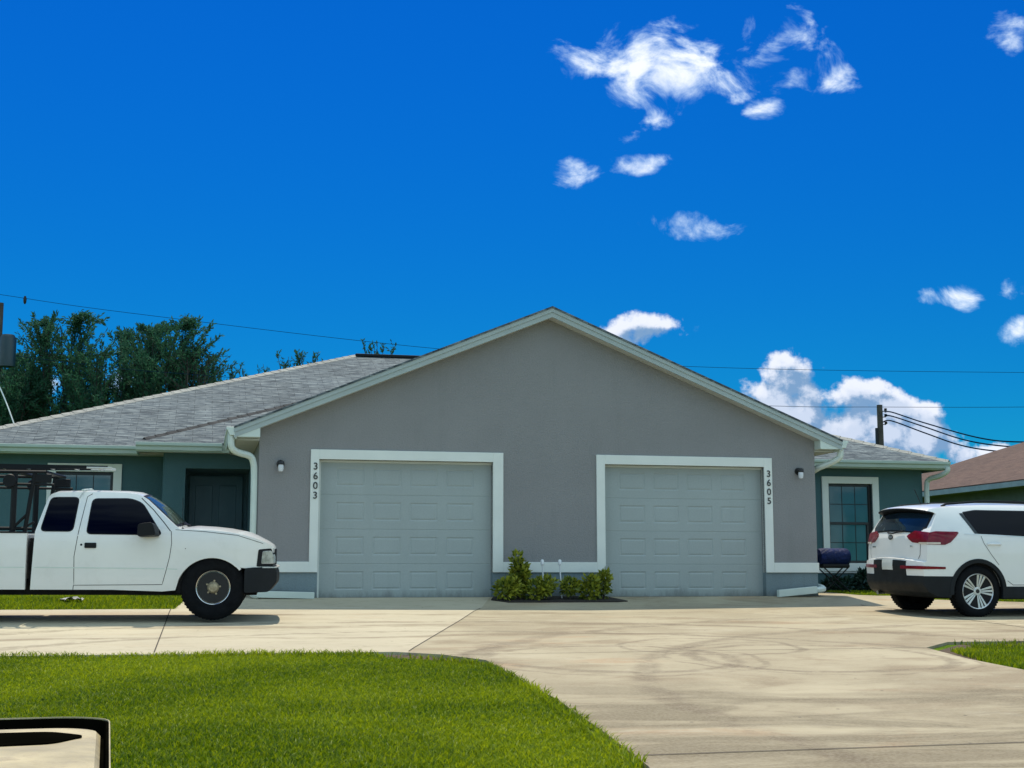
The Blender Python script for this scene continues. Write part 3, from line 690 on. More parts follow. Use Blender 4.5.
def rnd2(poly,r_,n=5):
    out=[]; m=len(poly)
    for i,p in enumerate(poly):
        p=Vector(p); a_=Vector(poly[i-1])-p; b_=Vector(poly[(i+1)%m])-p; q=min(r_,a_.length*.45,b_.length*.45); p0=p+a_.normalized()*q; p1=p+b_.normalized()*q
        for k_ in range(n+1):
            t_=k_/n; w_=p0*(1-t_)**2+p*2*t_*(1-t_)+p1*t_*t_; out.append((w_.x,w_.y))
    return out
pad([(-.20,.20),(.20,.20),(.268,.11),(.21,.0),(-.20,-.05)]).build('slot_shade',M['binblk'],binr)  # flat black pad paints the shaded step in the lid
pad([(-.10,-.20),(.12,-.22),(.14,-.25),(.10,-.29),(-.10,-.28)]).build('recess_shade',M['binblk'],binr)  # flat black pad paints the shadow of a hollow in the lid
for s in (-1,1): MB().lathe([(.04,-.025),(.12,-.03),(.12,.03),(.04,.025)],24,'x',s*.25,.26,.12).build('wheel',M['rubber'],binr,smooth=True)

# ------------------------------------------------------------------ trees behind
def tree(px, py, hgt, crown_w, base_z, label, group, nl, seed, sparse=1., m=M['tree'], low=.15, tw=None):
    rg=random.Random(seed); root=empty('tree',(px,py,base_z)); tag(root,label,'tree',group)
    mb=MB(); tips=[]
    mb.tube([(0,0,-.3),(rg.uniform(-.1,.1),0,hgt*.25),(rg.uniform(-.2,.2),rg.uniform(-.2,.2),hgt*.55)],.16,8,.09)
    segs=[]
    nb=int(15*sparse)
    for i in range(nb):
        a=rg.uniform(0,2*math.pi); z0=hgt*rg.uniform(low,.6); rad=crown_w*rg.uniform(.35,1.)*(1 if z0<hgt*.5 else .7)
        ztop=min(hgt,z0+hgt*rg.uniform(.25,.55)*(1.25-rad/crown_w*.4))
        p0=Vector((0,0,z0)); p3=Vector((math.cos(a)*rad,math.sin(a)*rad,ztop))
        p1=p0.lerp(p3,.4)+Vector((math.cos(a)*rad*.15,math.sin(a)*rad*.15,-hgt*.04)); p2=p0.lerp(p3,.75)+Vector((math.cos(a)*rad*.1,math.sin(a)*rad*.1,-hgt*.03))
        mb.tube([p0,p1,p2,p3],.05,6,.015,cap=False)
        for (q0,q1) in ((p1,p2),(p2,p3),(p3,p3+Vector((0,0,.4)))):
            for j in range(5):
                s=q0.lerp(q1,rg.random()); d=Vector((math.cos(a)*.5+rg.gauss(0,.6),math.sin(a)*.5+rg.gauss(0,.6),rg.uniform(.4,1.5))).normalized()
                ln=rg.uniform(.5,1.25)*hgt/7; e=s+d*ln+Vector((0,0,ln*.2))
                if e.z>hgt*1.02: e.z=hgt*1.02
                segs.append((s,e)); mb.tube([s,e],.014,4,.005,cap=False)
    for j in range(int(8*sparse)):
        s=Vector((rg.gauss(0,.25),rg.gauss(0,.25),hgt*rg.uniform(.55,.8))); e=s+Vector((rg.gauss(0,.35),rg.gauss(0,.35),hgt*.22)); e.z=min(e.z,hgt*1.03); segs.append((s,e)); mb.tube([s,e],.03,5,.008,cap=False)
    mb.build('trunk',M['bark'],root,smooth=True)
    A0=np.array([s for s,_ in segs]); A1=np.array([e for _,e in segs]); k=RNG.integers(0,len(segs),nl)
    t=RNG.random(nl)[:,None]; d=A1[k]-A0[k]; dn=d/np.linalg.norm(d,axis=1)[:,None]
    ctr=A0[k]+d*t+RNG.normal(size=(nl,3))*.055*(1.3-t)
    ax=dn+RNG.normal(size=(nl,3))*.65; ax/=np.linalg.norm(ax,axis=1)[:,None]
    sd=np.cross(ax,RNG.normal(size=(nl,3))); sd/=np.linalg.norm(sd,axis=1)[:,None]
    s=(.09+.09*RNG.random(nl))[:,None]; wd=.30
    P=np.stack([ctr,ctr+ax*s*.5+sd*s*wd*.5,ctr+ax*s,ctr+ax*s*.5-sd*s*wd*.5],1)
    o=fast_mesh('crown',P.reshape(-1,3),np.arange(nl*4).reshape(nl,4),m); o.parent=root
    return root
gt='trees behind the left wing roof'
def top(py,Y):
    dy=(384-py)/F; return ZC+Y*(math.sin(PITCH)+dy*math.cos(PITCH))/(math.cos(PITCH)-dy*math.sin(PITCH))
def px2x(px,Y,py=None):
    return (px-512)/F*(Y if py is None else Y*math.cos(PITCH)+(top(py,Y)-ZC)*math.sin(PITCH))
for i,(px,py,Y,cw,lb,nl) in enumerate([
    (-8,352,44,1.6,'dark green tree at the left edge behind the transformer pole',19000),
    (28,352,46,1.3,'low feathery tree between the transformer pole and the tallest tree',15000),
    (64,318,45,1.25,'tallest feathery dark green tree of the row with an airy top',21000),
    (100,346,44,1.2,'lower dense tree just right of the tallest one',19000),
    (130,322,46,1.35,'broad dense tree in the middle right of the left tree row',24000),
    (170,322,45,1.3,'rightmost dense tree of the left row beside open sky',25000),
    (194,350,44,.5,'short thin tree at the foot of the right end of the tree row',4000)]):
    tree(px2x(px,Y,py),Y,top(py+8,Y)-.1,cw,0.1,lb,gt,nl,20+i)
def twig_top(px,py,Y,lb,seed,spread,nst):
    rg=random.Random(seed); z=top(py,Y); root=empty('tree',(px2x(px,Y,py),Y,.1)); tag(root,lb,'tree','sparse treetops above the roof ridge')
    mb=MB(); mb.tube([(0,0,-.3),(.05,0,z*.4),(0,0,z-1.9)],.11,7,.05); segs=[]
    for i in range(nst):
        u=rg.uniform(-spread,spread); h=z-abs(rg.gauss(0,.28)); p0=Vector((0,0,z-2.0-rg.random()*.4)); p1=Vector((u*.7,rg.uniform(-.3,.3),h-.75)); p2=Vector((u+rg.gauss(0,.10),p1.y,h-.1))
        mb.tube([p0,p1,p2],.02,5,.006,cap=False); segs.append((p1,p2))
        for j in range(3):
            q=p1.lerp(p2,rg.uniform(.1,.8)); e=q+Vector((rg.gauss(0,.12),rg.gauss(0,.1),rg.uniform(.12,.3))); mb.tube([q,e],.008,4,.004,cap=False); segs.append((q,e))
    mb.build('trunk',M['bark'],root,smooth=True)
    nl=nst*42; A0=np.array([a for a,_ in segs]);A1=np.array([b for _,b in segs]); k=RNG.integers(0,len(segs),nl); t_=RNG.random(nl)[:,None]; d=A1[k]-A0[k]; dn=d/np.linalg.norm(d,axis=1)[:,None]
    ctr=A0[k]+d*t_; ax=dn+RNG.normal(size=(nl,3))*.5; ax/=np.linalg.norm(ax,axis=1)[:,None]; sd=np.cross(ax,RNG.normal(size=(nl,3))); sd/=np.linalg.norm(sd,axis=1)[:,None]
    sz=(.07+.08*RNG.random(nl))[:,None]; P=np.stack([ctr,ctr+ax*sz*.5+sd*sz*.18,ctr+ax*sz,ctr+ax*sz*.5-sd*sz*.18],1)
    o=fast_mesh('crown',P.reshape(-1,3),np.arange(nl*4).reshape(nl,4),M['tree']); o.parent=root
for i,a_ in enumerate([(240,363,50,'leafy treetop nearest the left tree row above the left roof slope',.75,9),(268,362,50,'single twiggy treetop above the middle of the left roof slope',.2,3),(286,354,50,'narrow dense treetop above the left roof slope',.22,7),(312,349,50,'wide twiggy treetop poking above the roof left of the ridge',.6,12),(378,343,52,'thin twigs of a treetop poking above the black ridge vent',.7,9)]):
    twig_top(*a_[:4],60+i,a_[4],a_[5])

# ------------------------------------------------------------------ poles and wires
def pole(px,py,Y,r): 
    x=px2x(px,Y,py); z=top(py,Y); o=empty('utility_pole',(x,Y,.1)); MB().tube([(0,0,-.3),(0,0,z-.1)],r,12,r*.8).build('pole_shaft',M['wood'],o,smooth=True); return o,x,z
o,xL,zL=pole(.5,303,42,.12); tag(o,'dark wooden utility pole with a transformer at the left edge','utility pole')
MB().lathe([(.10,-.5),(.24,-.47),(.25,.38),(.18,.5),(.05,.52)],20,'z',.34,-.15,top(352,42)-.1).build('transformer',M['transf'],o,smooth=True)
MB().box(-.05,.12,-.16,-.1,top(352,42)-.2,top(352,42)-.1).build('bracket',M['steel'],o)
MB().tube([(.1,0,top(352,42)+.2),(.28,-.15,top(352,42)+.42)],.015).build('jumper_wire',M['wire'],o)
o2,xR,zR=pole(879.5,405,48,.12); tag(o2,'dark wooden utility pole rising behind the right wing roof','utility pole')
for dz in (.16,.36,.62): MB().lathe([(.02,-.05),(.06,-.03),(.04,0),(.06,.03),(.02,.05)],12,'z',.2,0,zR-.1-dz).tube([(.08,0,zR-.1-dz-.06),(.2,0,zR-.1-dz-.06)],.015).build('insulator',M['steel'],o2,smooth=True)
MB().box(-.17,-.10,-.05,.05,zR-1.5,zR-.9).build('conduit_box',M['steel'],o2)
def wire(name,pts,r,label,group=None,k=14):
    # pts: (px,py,Y) quadratic through three or more points, piecewise smooth
    P=[Vector((px2x(a,Y,b),Y,top(b,Y))) for a,b,Y in pts]
    out=[]
    for i in range(len(P)-1):
        p0=P[max(i-1,0)];p1=P[i];p2=P[i+1];p3=P[min(i+2,len(P)-1)]
        for j in range(k):
            t=j/k; out.append(.5*((2*p1)+(p2-p0)*t+(2*p0-5*p1+4*p2-p3)*t*t+(3*p1-p0-3*p2+p3)*t**3))
    out.append(P[-1])
    o=MB().tube(out,r,6).build(name,M['wire'],None,smooth=True); tag(o,label,'wire',group); return o
w1=wire('power_line',[(-120,276,47),(0,294.5,47),(130,313,47.5),(430,348,49),(690,366.5,51),(1024,372.5,53),(1200,371,54)],.008,'highest thin power line sweeping down from the upper left behind the gable','power lines across the sky')
wire('power_line',[(0.5,354,42),(122,368.7,43),(200,375,43.5),(480,396,45),(775,406,47),(879,407,48),(1024,407,49.5),(1200,404,50)],.008,'lower thin power line from the left pole to the top of the right pole','power lines across the sky')
for i,(a,pts,lb) in enumerate((('',[(885,412,48),(893,412.5,47.6),(925,423,46.5),(980,438,44),(1024,442,42),(1100,440,39)],'topmost of the three black service wires sagging right of the pole'),
    ('',[(885,416,48),(893,416.5,47.6),(925,427,46.5),(965,440,45),(1008,446.5,43),(1080,450,40)],'middle of the three black service wires sagging right of the pole'),
    ('',[(883,422,48),(892,421,47.6),(925,433,46.5),(960,445,45),(995,451,43),(1060,456,40)],'lowest of the three black service wires sagging right of the pole'))):
    wire('service_wire',pts,.022,lb,'service wires from the right pole')
gw=wire('guy_wire',[(-30,330,41.5),(0,388,41),(17,432,40.5),(40,495,40)],.02,'pale guy wire slanting down to the left wing roof at the left edge'); gw.data.materials[0]=M['guy']; gw['category']='guy wire'
o=MB().lathe([(.02,-.16),(.05,-.1),(.06,.02),(.03,.12)],10,'z',px2x(25,47,299),47,top(299.5,47)).build('line_spacer',M['steel'],None,smooth=True); tag(o,'small dark clamp hanging on the highest power line near the left edge','line clamp')

#VEH0
# ------------------------------------------------------------------ vehicles: bodies are side outlines carried across the width, shaped by half width and bulge
def solid(outline, Wf, bulge=lambda x,z:0., yr=(-1.,1.), off=0., nx=.12, nz=.08, ny=10, crown=lambda x:0., zt=None):
    bm=bmesh.new(); vs=[bm.verts.new((x,0,z)) for x,z in outline]; bm.faces.new(vs)
    x0=min(p[0] for p in outline);x1=max(p[0] for p in outline);z0=min(p[1] for p in outline);z1=max(p[1] for p in outline)
    for x in np.arange(math.ceil(x0/nx)*nx,x1,nx):
        if x-x0>.004 and x1-x>.004: bmesh.ops.bisect_plane(bm,geom=bm.verts[:]+bm.edges[:]+bm.faces[:],plane_co=(x,0,0),plane_no=(1,0,0),dist=1e-5)
    for z in np.arange(math.ceil(z0/nz)*nz,z1,nz):
        if z-z0>.004 and z1-z>.004: bmesh.ops.bisect_plane(bm,geom=bm.verts[:]+bm.edges[:]+bm.faces[:],plane_co=(0,0,z),plane_no=(0,0,1),dist=1e-5)
    bm.verts.index_update(); P=[(v.co.x,v.co.z) for v in bm.verts]; n=len(P)
    fs=[[v.index for v in f.verts] for f in bm.faces]; be=[(e.verts[0].index,e.verts[1].index) for e in bm.edges if len(e.link_faces)==1]
    bm.free()
    Y=[yr[0]+(yr[1]-yr[0])*i/ny for i in range(ny+1)]
    V=[];idx={}
    def vert(i,j):
        if (i,j) not in idx:
            x,z=P[i]; y=Y[j]; b=1-min(1,y*y)
            if zt: z=zt(abs(y),z)
            idx[(i,j)]=len(V); V.append((x+bulge(x,z)*b, y*Wf(x,z)+(off if y>0 else -off if y<0 else 0)*(1 if j in (0,ny) and abs(y)>.9 else 0), z+crown(x)*b*(1 if z>.6 else 0)))
        return idx[(i,j)]
    F_=[]
    for f in fs:
        F_.append(tuple(vert(i,0) for i in f)); F_.append(tuple(vert(i,ny) for i in f)[::-1])
    for a,b in be:
        for j in range(ny): F_.append((vert(a,j),vert(b,j),vert(b,j+1),vert(a,j+1)))
    return MB().add(V,F_)
def rnd(poly, r, n=4):                           # round the corners of a closed polygon
    out=[]; m=len(poly)
    for i,p in enumerate(poly):
        p=Vector(p); a=Vector(poly[i-1])-p; b=Vector(poly[(i+1)%m])-p
        rr_=min(r,a.length*.45,b.length*.45); p0=p+a.normalized()*rr_; p1=p+b.normalized()*rr_
        for k in range(n+1):
            t=k/n; q=p0*(1-t)**2+p*2*t*(1-t)+p1*t*t; out.append((q.x,q.y))
    return out
def arc(cx,cz,r,a0,a1,n=14): return [(cx+r*math.cos(R(a0+(a1-a0)*i/n)),cz+r*math.sin(R(a0+(a1-a0)*i/n))) for i in range(n+1)]
def seam(pts, Wf, s, w=.007, off=.0015, bulge=None):
    mb=MB(); o=[]
    q=[]
    for (a,b) in zip(pts,pts[1:]):
        for k in range(5): t=k/5; q.append((a[0]+(b[0]-a[0])*t,a[1]+(b[1]-a[1])*t))
    q.append(pts[-1])
    for i,(x,z) in enumerate(q):
        a=Vector(q[max(0,i-1)]);b=Vector(q[min(len(q)-1,i+1)]); d=(b-a).normalized(); nx_,nz_=-d.y*w/2,d.x*w/2
        for sg in (-1,1): X,Z=x+nx_*sg,z+nz_*sg; o.append((X,s*(Wf(X,Z)+off),Z))
    return mb.add(o,[(2*i,2*i+1,2*i+3,2*i+2) for i in range(len(q)-1)])
def wheel(parent, x, y, z, rad, wid, s, kind):
    w=empty('wheel',(x,y,z)); w.parent=parent
    w.rotation_euler=(0,R(17 if kind=='alloy' else 8),0)
    h=wid/2; rr_=rad*(.535 if kind=='steel' else .695)
    prof=[(rr_-.01,-h*.86),(rr_+.004,-h*.93),(rr_+.02,-h*.97),(rad*.82,-h),(rad*.93,-h*.93),(rad*.985,-h*.78),(rad,-h*.5)]
    prof=prof+[(r_,-a) for r_,a in prof[::-1]]
    MB().lathe(prof+[prof[0]],56,'y',cap=False).build('tyre',M['rubber'],w,smooth=True)
    tr=MB()
    for k in range(52):
        a=2*math.pi*k/52
        for q in (-.6,0,.6):
            c,sn_=math.cos(a+q*.06),math.sin(a+q*.06)
            t0=Vector((c*(rad-.003),q*h*.9,sn_*(rad-.003))); tn=Vector((-sn_,0,c)); up=Vector((c,0,sn_))
            vs=[t0+tn*e*.012+Vector((0,f*h*.22,0))+up*g_ for e,f,g_ in ((-1,-1,0),(1,-1,0),(1,1,0),(-1,1,0),(-1,-1,.009),(1,-1,.009),(1,1,.009),(-1,1,.009))]
            tr.add(vs,[(4,5,6,7),(0,1,5,4),(1,2,6,5),(2,3,7,6),(3,0,4,7)])
    tr.build('tread',M['rubber'],w)
    f=-1*s                                        # outer face side
    def L_(prof,name,m,n=48): return MB().lathe([(r_,a*f) for r_,a in prof],n,'y').build(name,m,w,smooth=True)
    e=-h*.86                                      # outer plane is at -h for s=+1 -> mirrored by f
    if kind=='steel':
        L_([(rr_-.016,e+.02),(rr_-.010,e-.004),(rr_-.002,e-.008),(rr_-.002,e+.02)],'rim_ring',M['chrome'])
        L_([(.001,e+.045),(rr_*.42,e+.045),(rr_*.5,e+.03),(rr_*.62,e+.03),(rr_*.74,e+.07),(rr_-.022,e+.075),(rr_-.02,e+.01)],'rim',M['steel'])
        L_([(.001,e-.035),(.05,e-.03),(.072,e-.005),(.078,e+.04)],'hub_cap',M['hub'],24)
        nb=MB()
        for k in range(5):
            a=2*math.pi*k/5+.3; nb.lathe([(.012,e*f+0),(.012,(e+.035)*f)],8,'y',.085*math.cos(a),0,.085*math.sin(a))
        for k in range(16):
            a=2*math.pi*k/16; 
            nb.tube([(rr_*.80*math.cos(a),(e+.07)*f,rr_*.80*math.sin(a)),(rr_*.80*math.cos(a),(e+.062)*f,rr_*.80*math.sin(a))],.013,8)
        nb.build('wheel_nut',M['hub'],w)
        L_([(rr_*.50,e+.028),(rr_*.53,e+.022),(rr_*.56,e+.028)],'rim_bead',M['chrome'])
    else:
        L_([(.001,e+.075),(rr_-.02,e+.08),(rr_-.012,e+.02),(rr_-.01,e+.01)],'rim_well',M['dark'])
        L_([(rr_-.016,e+.03),(rr_-.014,e-.002),(rr_-.004,e-.009),(rr_+.004,e-.002),(rr_+.004,e+.02)],'rim_ring',M['alloy'])
        sp_=MB()
        for k in range(5):
            a0=2*math.pi*k/5+math.pi/2
            for q,wd_ in ((-1,.0155),(0,.0155),(1,.0155)):
                a=a0+q*.235; ab=a0+q*.36
                p0=Vector((.045*math.cos(ab),0,.045*math.sin(ab))); p1=Vector(((rr_-.008)*math.cos(a),0,(rr_-.008)*math.sin(a)))
                d=(p1-p0).normalized(); n_=Vector((-d.z,0,d.x))
                y0=(e+.010)*f; y1=(e+.045)*f; ye=(e+.000)*f
                vs=[p0-n_*wd_*.55+Vector((0,y0,0)),p0+n_*wd_*.55+Vector((0,y0,0)),p1+n_*wd_*1.15+Vector((0,ye,0)),p1-n_*wd_*1.15+Vector((0,ye,0))]
                vs+= [v+Vector((0,y1-y0,0)) for v in vs]
                sp_.add(vs,[(0,1,2,3),(4,5,6,7),(0,1,5,4),(1,2,6,5),(2,3,7,6),(3,0,4,7)])
        sp_.lathe([(.001,(e+.004)*f),(.05,(e+.004)*f),(.062,(e+.012)*f),(.062,(e+.05)*f)],24,'y')
        sp_.build('rim',M['alloy'],w,bevel=.003,seg=1)
        L_([(.001,e-.006),(.026,e-.004),(.03,e+.004)],'hub_cap',M['steel'],20)
    return w

# ---- white pickup
a=R(9.2); Yw=16.95; Xw=px2x(214.5,Yw); cx=Xw-math.sin(a)*.80; cy=Yw+math.cos(a)*.80
T=empty('pickup_truck',(cx,cy,-.148),0); T.rotation_euler=(R(1.6),R(.2),a); T.scale=(.96,)*3; tag(T,'white extended cab pickup truck with black bumper and bed rack parked at the left','truck')
TW=lambda x,z: (.865-.05*max(0,(abs(z-.78)-.1))**2*4 - (max(0,z-1.06)*.27) - .16*max(0,(x-.25)/.5)**2*(1 if x>.25 else 0)*.8)
TB=lambda x,z: (.035*max(0,min(1,(x-.2)/.5)) + (.085*max(0,min(1,(z-1.08)/.15))*max(0,min(1,(1.60-z)/.2)) if -1.0<x<-.25 else 0))
TC=lambda x: .05*max(0,min(1,(.75-x)/.3)) if x>-.3 else .035
cab=[(-2.17,.375),(-2.14,1.08),(-2.03,1.50),(-2.0,1.545),(-1.94,1.572),(-1.5,1.585),(-1.1,1.58),(-.96,1.565),(-.89,1.535),(-.82,1.49),(-.66,1.345),(-.47,1.175),(-.40,1.125),(-.2,1.125),(0,1.115),(.2,1.095),(.38,1.06),(.52,1.02),(.64,.975),(.72,.935),(.745,.90),(.74,.82),(.735,.66),(.5,.655),(.41,.645)]+arc(.0,.335,.435,48,158,16)+[(-.44,.37),(-.60,.355),(-1.2,.375)]
o=solid(cab,TW,TB,crown=TC).build('cab_body',M['pwhite'],T,smooth=True,bevel=.035,seg=3)
bed=[(-4.30,.42),(-4.30,1.06),(-2.235,1.06),(-2.235,.375),(-2.78,.375)]+arc(-3.19,.335,.435,8,172,16)+[(-3.63,.42)]
BWf=lambda x,z: .85-.05*max(0,(abs(z-.78)-.1))**2*4
# the open bed: two walls, head board, tail gate and floor
for s in (1,-1): solid(bed,BWf,yr=(.90*s,1.*s),ny=2).build('bed_side',M['pwhite'],T,smooth=True,bevel=.02,seg=2)
MB().box(-4.28,-4.24,-.76,.76,.45,1.05).build('tailgate',M['pwhite'],T,bevel=.01); MB().box(-2.29,-2.25,-.76,.76,.5,1.05).build('bed_headboard',M['pwhite'],T,bevel=.01)
MB().box(-4.24,-2.29,-.76,.76,.50,.55).build('bed_floor',M['blackm'],T)
for s in (1,-1): MB().box(-4.3,-2.24,s*.80-.055,s*.80+.055,1.062,1.082).build('bed_rail_cap',M['black'],T,bevel=.006)
MB().box(-4.2,.55,-.55,.55,.30,.48).build('chassis',M['dark'],T)
MB().box(-2.22,-2.17,-.70,.70,.45,1.0).build('cab_gap_filler',M['dark'],T)
for xw in (0,-3.19):
    for s in (1,-1):
        MB().prism([(x,s*.60,z) for x,z in arc(xw,.335,.43,0,180,16)],(0,s*.20,0)).build('wheel_well',M['dark'],T)
def sidepanel(name,poly,m,Wf,off,s,parent,r=.03,depth=.02,sm=True,bulge=lambda x,z:0.):
    pl=rnd(poly,r); y1=1.0
    mb=solid(pl,lambda x,z: Wf(x,z),bulge,yr=(s*.985,s*1.0) if s>0 else (-1.0,-.985),off=off,ny=1,nx=.1,nz=.06)
    return mb.build(name,m,parent,smooth=sm,bevel=0)
for s in (-1,1):
    qw=[(-2.075,1.095),(-1.985,1.50),(-1.66,1.505),(-1.70,1.095)]
    fwn=[(-1.525,1.065),(-1.485,1.49),(-1.04,1.497),(-.89,1.44),(-.62,1.06)]
    def grow(p,d):
        c=Vector((sum(q[0] for q in p)/len(p),sum(q[1] for q in p)/len(p))); return [(q[0]+math.copysign(d,q[0]-c.x),q[1]+math.copysign(d,q[1]-c.y)) for q in p]
    w_=sidepanel('side_window',qw,M['carglass'],TW,.004,s,T,.06); sidepanel('window_seal',grow(qw,.012),M['black'],TW,.002,s,w_,.065)
    w_=sidepanel('door_window',fwn,M['carglass'],TW,.004,s,T,.06); sidepanel('window_seal',grow(fwn,.012),M['black'],TW,.002,s,w_,.065)
    seam([(-.51,1.10),(-.50,.95),(-.52,.78),(-.56,.60),(-.60,.44),(-1.655,.43),(-1.665,.78),(-1.625,1.08),(-1.56,1.52),(-1.50,1.56)],TW,s).build('door_seam',M['dark'],T)
    seam([(-1.66,.43),(-1.665,.37)],TW,s).build('door_seam',M['dark'],T)
    seam([(-.52,1.10),(-.60,1.20),(-.74,1.36),(-.90,1.51)],TW,s,.010).build('door_seam',M['dark'],T)
    seam([(-2.13,.645),(-1.0,.64),(-.58,.635)],TW,s,.012,.002).build('body_crease',M['gutter'],T); seam([(-.55,.635),(-.42,.63)],TW,s,.012,.002).build('body_crease',M['gutter'],T)
    seam([(-4.28,.645),(-3.68,.645)],BWf,s,.012,.002).build('bed_crease',M['gutter'],T); seam([(-2.7,.645),(-2.25,.645)],BWf,s,.012,.002).build('bed_crease',M['gutter'],T)
    seam([(-.46,1.118),(-.1,1.098),(.3,1.055),(.62,.955)],TW,s,.006,.001).build('hood_seam',M['steel'],T)
    h_=sidepanel('door_handle',[(-1.545,.885),(-1.545,.95),(-1.405,.95),(-1.405,.885)],M['black'],TW,.012,s,T,.012)
    MB().lathe([(.014,-.0),(.014,.006)],12,'y',-1.585,s*(TW(-1.58,.93)+.001),.925).build('door_lock',M['black'],T)
    # mirror
    mr=loft(MB(),[[(x,s*(TW(x,1.1)-.02),z) for x,z in rnd([(-.80,1.03),(-.80,1.12),(-.66,1.14),(-.64,1.04)],.03)],
              [(x,s*(TW(x,1.1)+.06),z) for x,z in rnd([(-.90,1.02),(-.90,1.16),(-.70,1.20),(-.64,1.03)],.04)],
              [(x,s*(TW(x,1.1)+.20),z) for x,z in rnd([(-.905,1.03),(-.90,1.19),(-.73,1.21),(-.68,1.05)],.04)]])
    mr.build('wing_mirror',M['black'],T,smooth=True,bevel=.012,seg=2)
    # arch lip
    seam(arc(0,.335,.455,40,162,14),TW,s,.03,.006).build('arch_lip',M['pwhite'],T)
    # headlight and front corner
    hl=[(.545,.665),(.565,.88),(.725,.895),(.752,.80),(.752,.665)]
    o=solid(rnd(hl,.02),lambda x,z:TW(x,z)+.004,TB,yr=((.62,1.) if s>0 else (-1.,-.62)),ny=5).build('headlight',M['black'],T,smooth=True,bevel=.01)
    h2=[(.60,.70),(.615,.86),(.728,.868),(.757,.79),(.757,.70)]
    solid(rnd(h2,.02),lambda x,z:TW(x,z)+.006,TB,yr=((.66,1.) if s>0 else (-1.,-.66)),ny=5).build('lens',M['lensclear'],o,smooth=True,bevel=.006)
    MB().lathe([(.006,0),(.006,.004)],8,'y',-.33,s*(TW(-.33,.9)+.001),.885).build('fender_badge',M['steel'],T)
    for xw in (.02,-3.19): wheel(T,xw,s*.715,.405,.398,.25,s,'steel')
gr_=[(.70,.68),(.71,.885),(.752,.885),(.752,.68)]
solid(gr_,TW,lambda x,z:TB(x,z)+.004,yr=(-.6,.6),ny=8).build('grille',M['black'],T,smooth=True,bevel=.01)
bp=[(.40,.34),(.40,.645),(.775,.648),(.80,.60),(.80,.47),(.70,.35)]
BPW=lambda x,z:.875-.11*max(0,(x-.35)/.45)**2
o=solid(rnd(bp,.03),BPW,lambda x,z:.03*max(0,min(1,(x-.3)/.4)),ny=12).build('front_bumper',M['blackm'],T,smooth=True,bevel=.03,seg=3)
solid([(.62,.649),(.62,.662),(.80,.662),(.80,.649)],lambda x,z:BPW(x,z)-.01,lambda x,z:.03*max(0,min(1,(x-.3)/.4)),ny=12).build('bumper_strip',M['alloy'],o)
MB().box(-4.45,-4.3,-.80,.80,.42,.56).build('rear_bumper',M['steel'],T,bevel=.02)
# windshield: strip along the cab front
def frontpatch(name,path,yn,m,par,Wf,B_,off=.004,th=.012,crown=lambda x:0.,shrink=0.):
    d=(Vector(path[-1])-Vector(path[0])).normalized(); n=Vector((d.y,-d.x)); 
    if n.y<0: n=-n
    outl=[(x+n.x*off,z+n.y*off) for x,z in path]+[(x-n.x*th,z-n.y*th) for x,z in path[::-1]]
    return solid(outl,Wf,B_,yr=(-yn,yn),ny=14,crown=crown).build(name,m,par,smooth=True)
ws=[(-.47,1.175),(-.66,1.345),(-.82,1.49),(-.855,1.512)]
w_=frontpatch('windshield',ws,.93,M['windshield'],T,TW,TB,crown=TC,off=.007); frontpatch('windshield_seal',[(-.43,1.143)]+ws+[(-.885,1.535)],.965,M['black'],w_,TW,TB,crown=TC,off=.003)
for yy in (-.45,.1): MB().tube([(-.33,yy,1.175),(-.40,yy+.2,1.20),(-.47,yy+.45,1.245)],.009,6).build('wiper',M['black'],T)
MB().tube([(-.38,-.72,1.12),(-.385,-.72,1.30),(-.39,-.72,1.52)],.004,6).build('antenna',M['black'],T); MB().lathe([(.03,0),(.025,.015),(.006,.03)],14,'z',-.38,-.72,1.115).build('antenna_base',M['black'],T,smooth=True)
rc=[(-1.63,1.575),(-1.60,1.584),(-1.56,1.584),(-1.53,1.578)]
seam([(-1.655,1.50),(-1.62,1.565)],TW,-1,.02,.004).build('roof_seam',M['soffit'],T); 
MB().tube([(-1.615,-.72,1.60),(-1.60,0,1.633),(-1.615,.72,1.60)],.012,6).build('roof_ditch',M['gutter'],T)
# rack
rk=empty('bed_rack',(0,0,0)); rk.parent=T
tb=lambda *p,r=.024,n=8,name='rack_bar': MB().tube(list(p),r,n).build(name,M['black'],rk,smooth=True)
for s in (-1,1):
    y=s*.78
    tb((-2.42,y,1.08),(-2.42,y,1.80),r=.037,name='rack_post'); tb((-2.185-.09,y,1.08),(-2.185,y,1.80),r=.027,name='rack_post'); tb((-3.5,y,1.08),(-3.5,y,1.80),r=.03,name='rack_post'); tb((-4.15,y,1.08),(-4.15,y,1.80),r=.03,name='rack_post')
    tb((-4.2,y,1.815),(-2.05,y,1.815),r=.022); tb((-4.2,y,1.67),(-1.95,y,1.66),r=.018); tb((-4.2,y,1.12),(-2.26,y,1.12),r=.02)
    tb((-2.41,y,1.13),(-2.24,y,1.31),r=.018); tb((-3.48,y,1.13),(-3.2,y,1.4),r=.018); tb((-2.29,y,1.12),(-2.17,y,1.2),r=.014)
    MB().box(-2.19,-1.98,y-.012,y+.012,1.68,1.79).build('rack_plate',M['black'],rk,bevel=.01)
    MB().lathe([(.03,-.03),(.075,-.03),(.085,0),(.075,.03),(.03,.03)],20,'y',-2.47,y+s*.045,1.70).build('strap_reel',M['black'],rk,smooth=True)
for x_ in (-2.42,-2.06,-3.5,-4.15): tb((x_,-.78,1.815),(x_,.78,1.815),r=.022)
ld=empty('ladder',(0,0,0)); mw=Matrix.LocRotScale(T.location,T.rotation_euler,T.scale); ld.matrix_world=mw@Matrix.Translation((-2.6,-.35,1.84)); tag(ld,'dark ladder lying on the pickup rack with its pale tip over the cab','ladder')
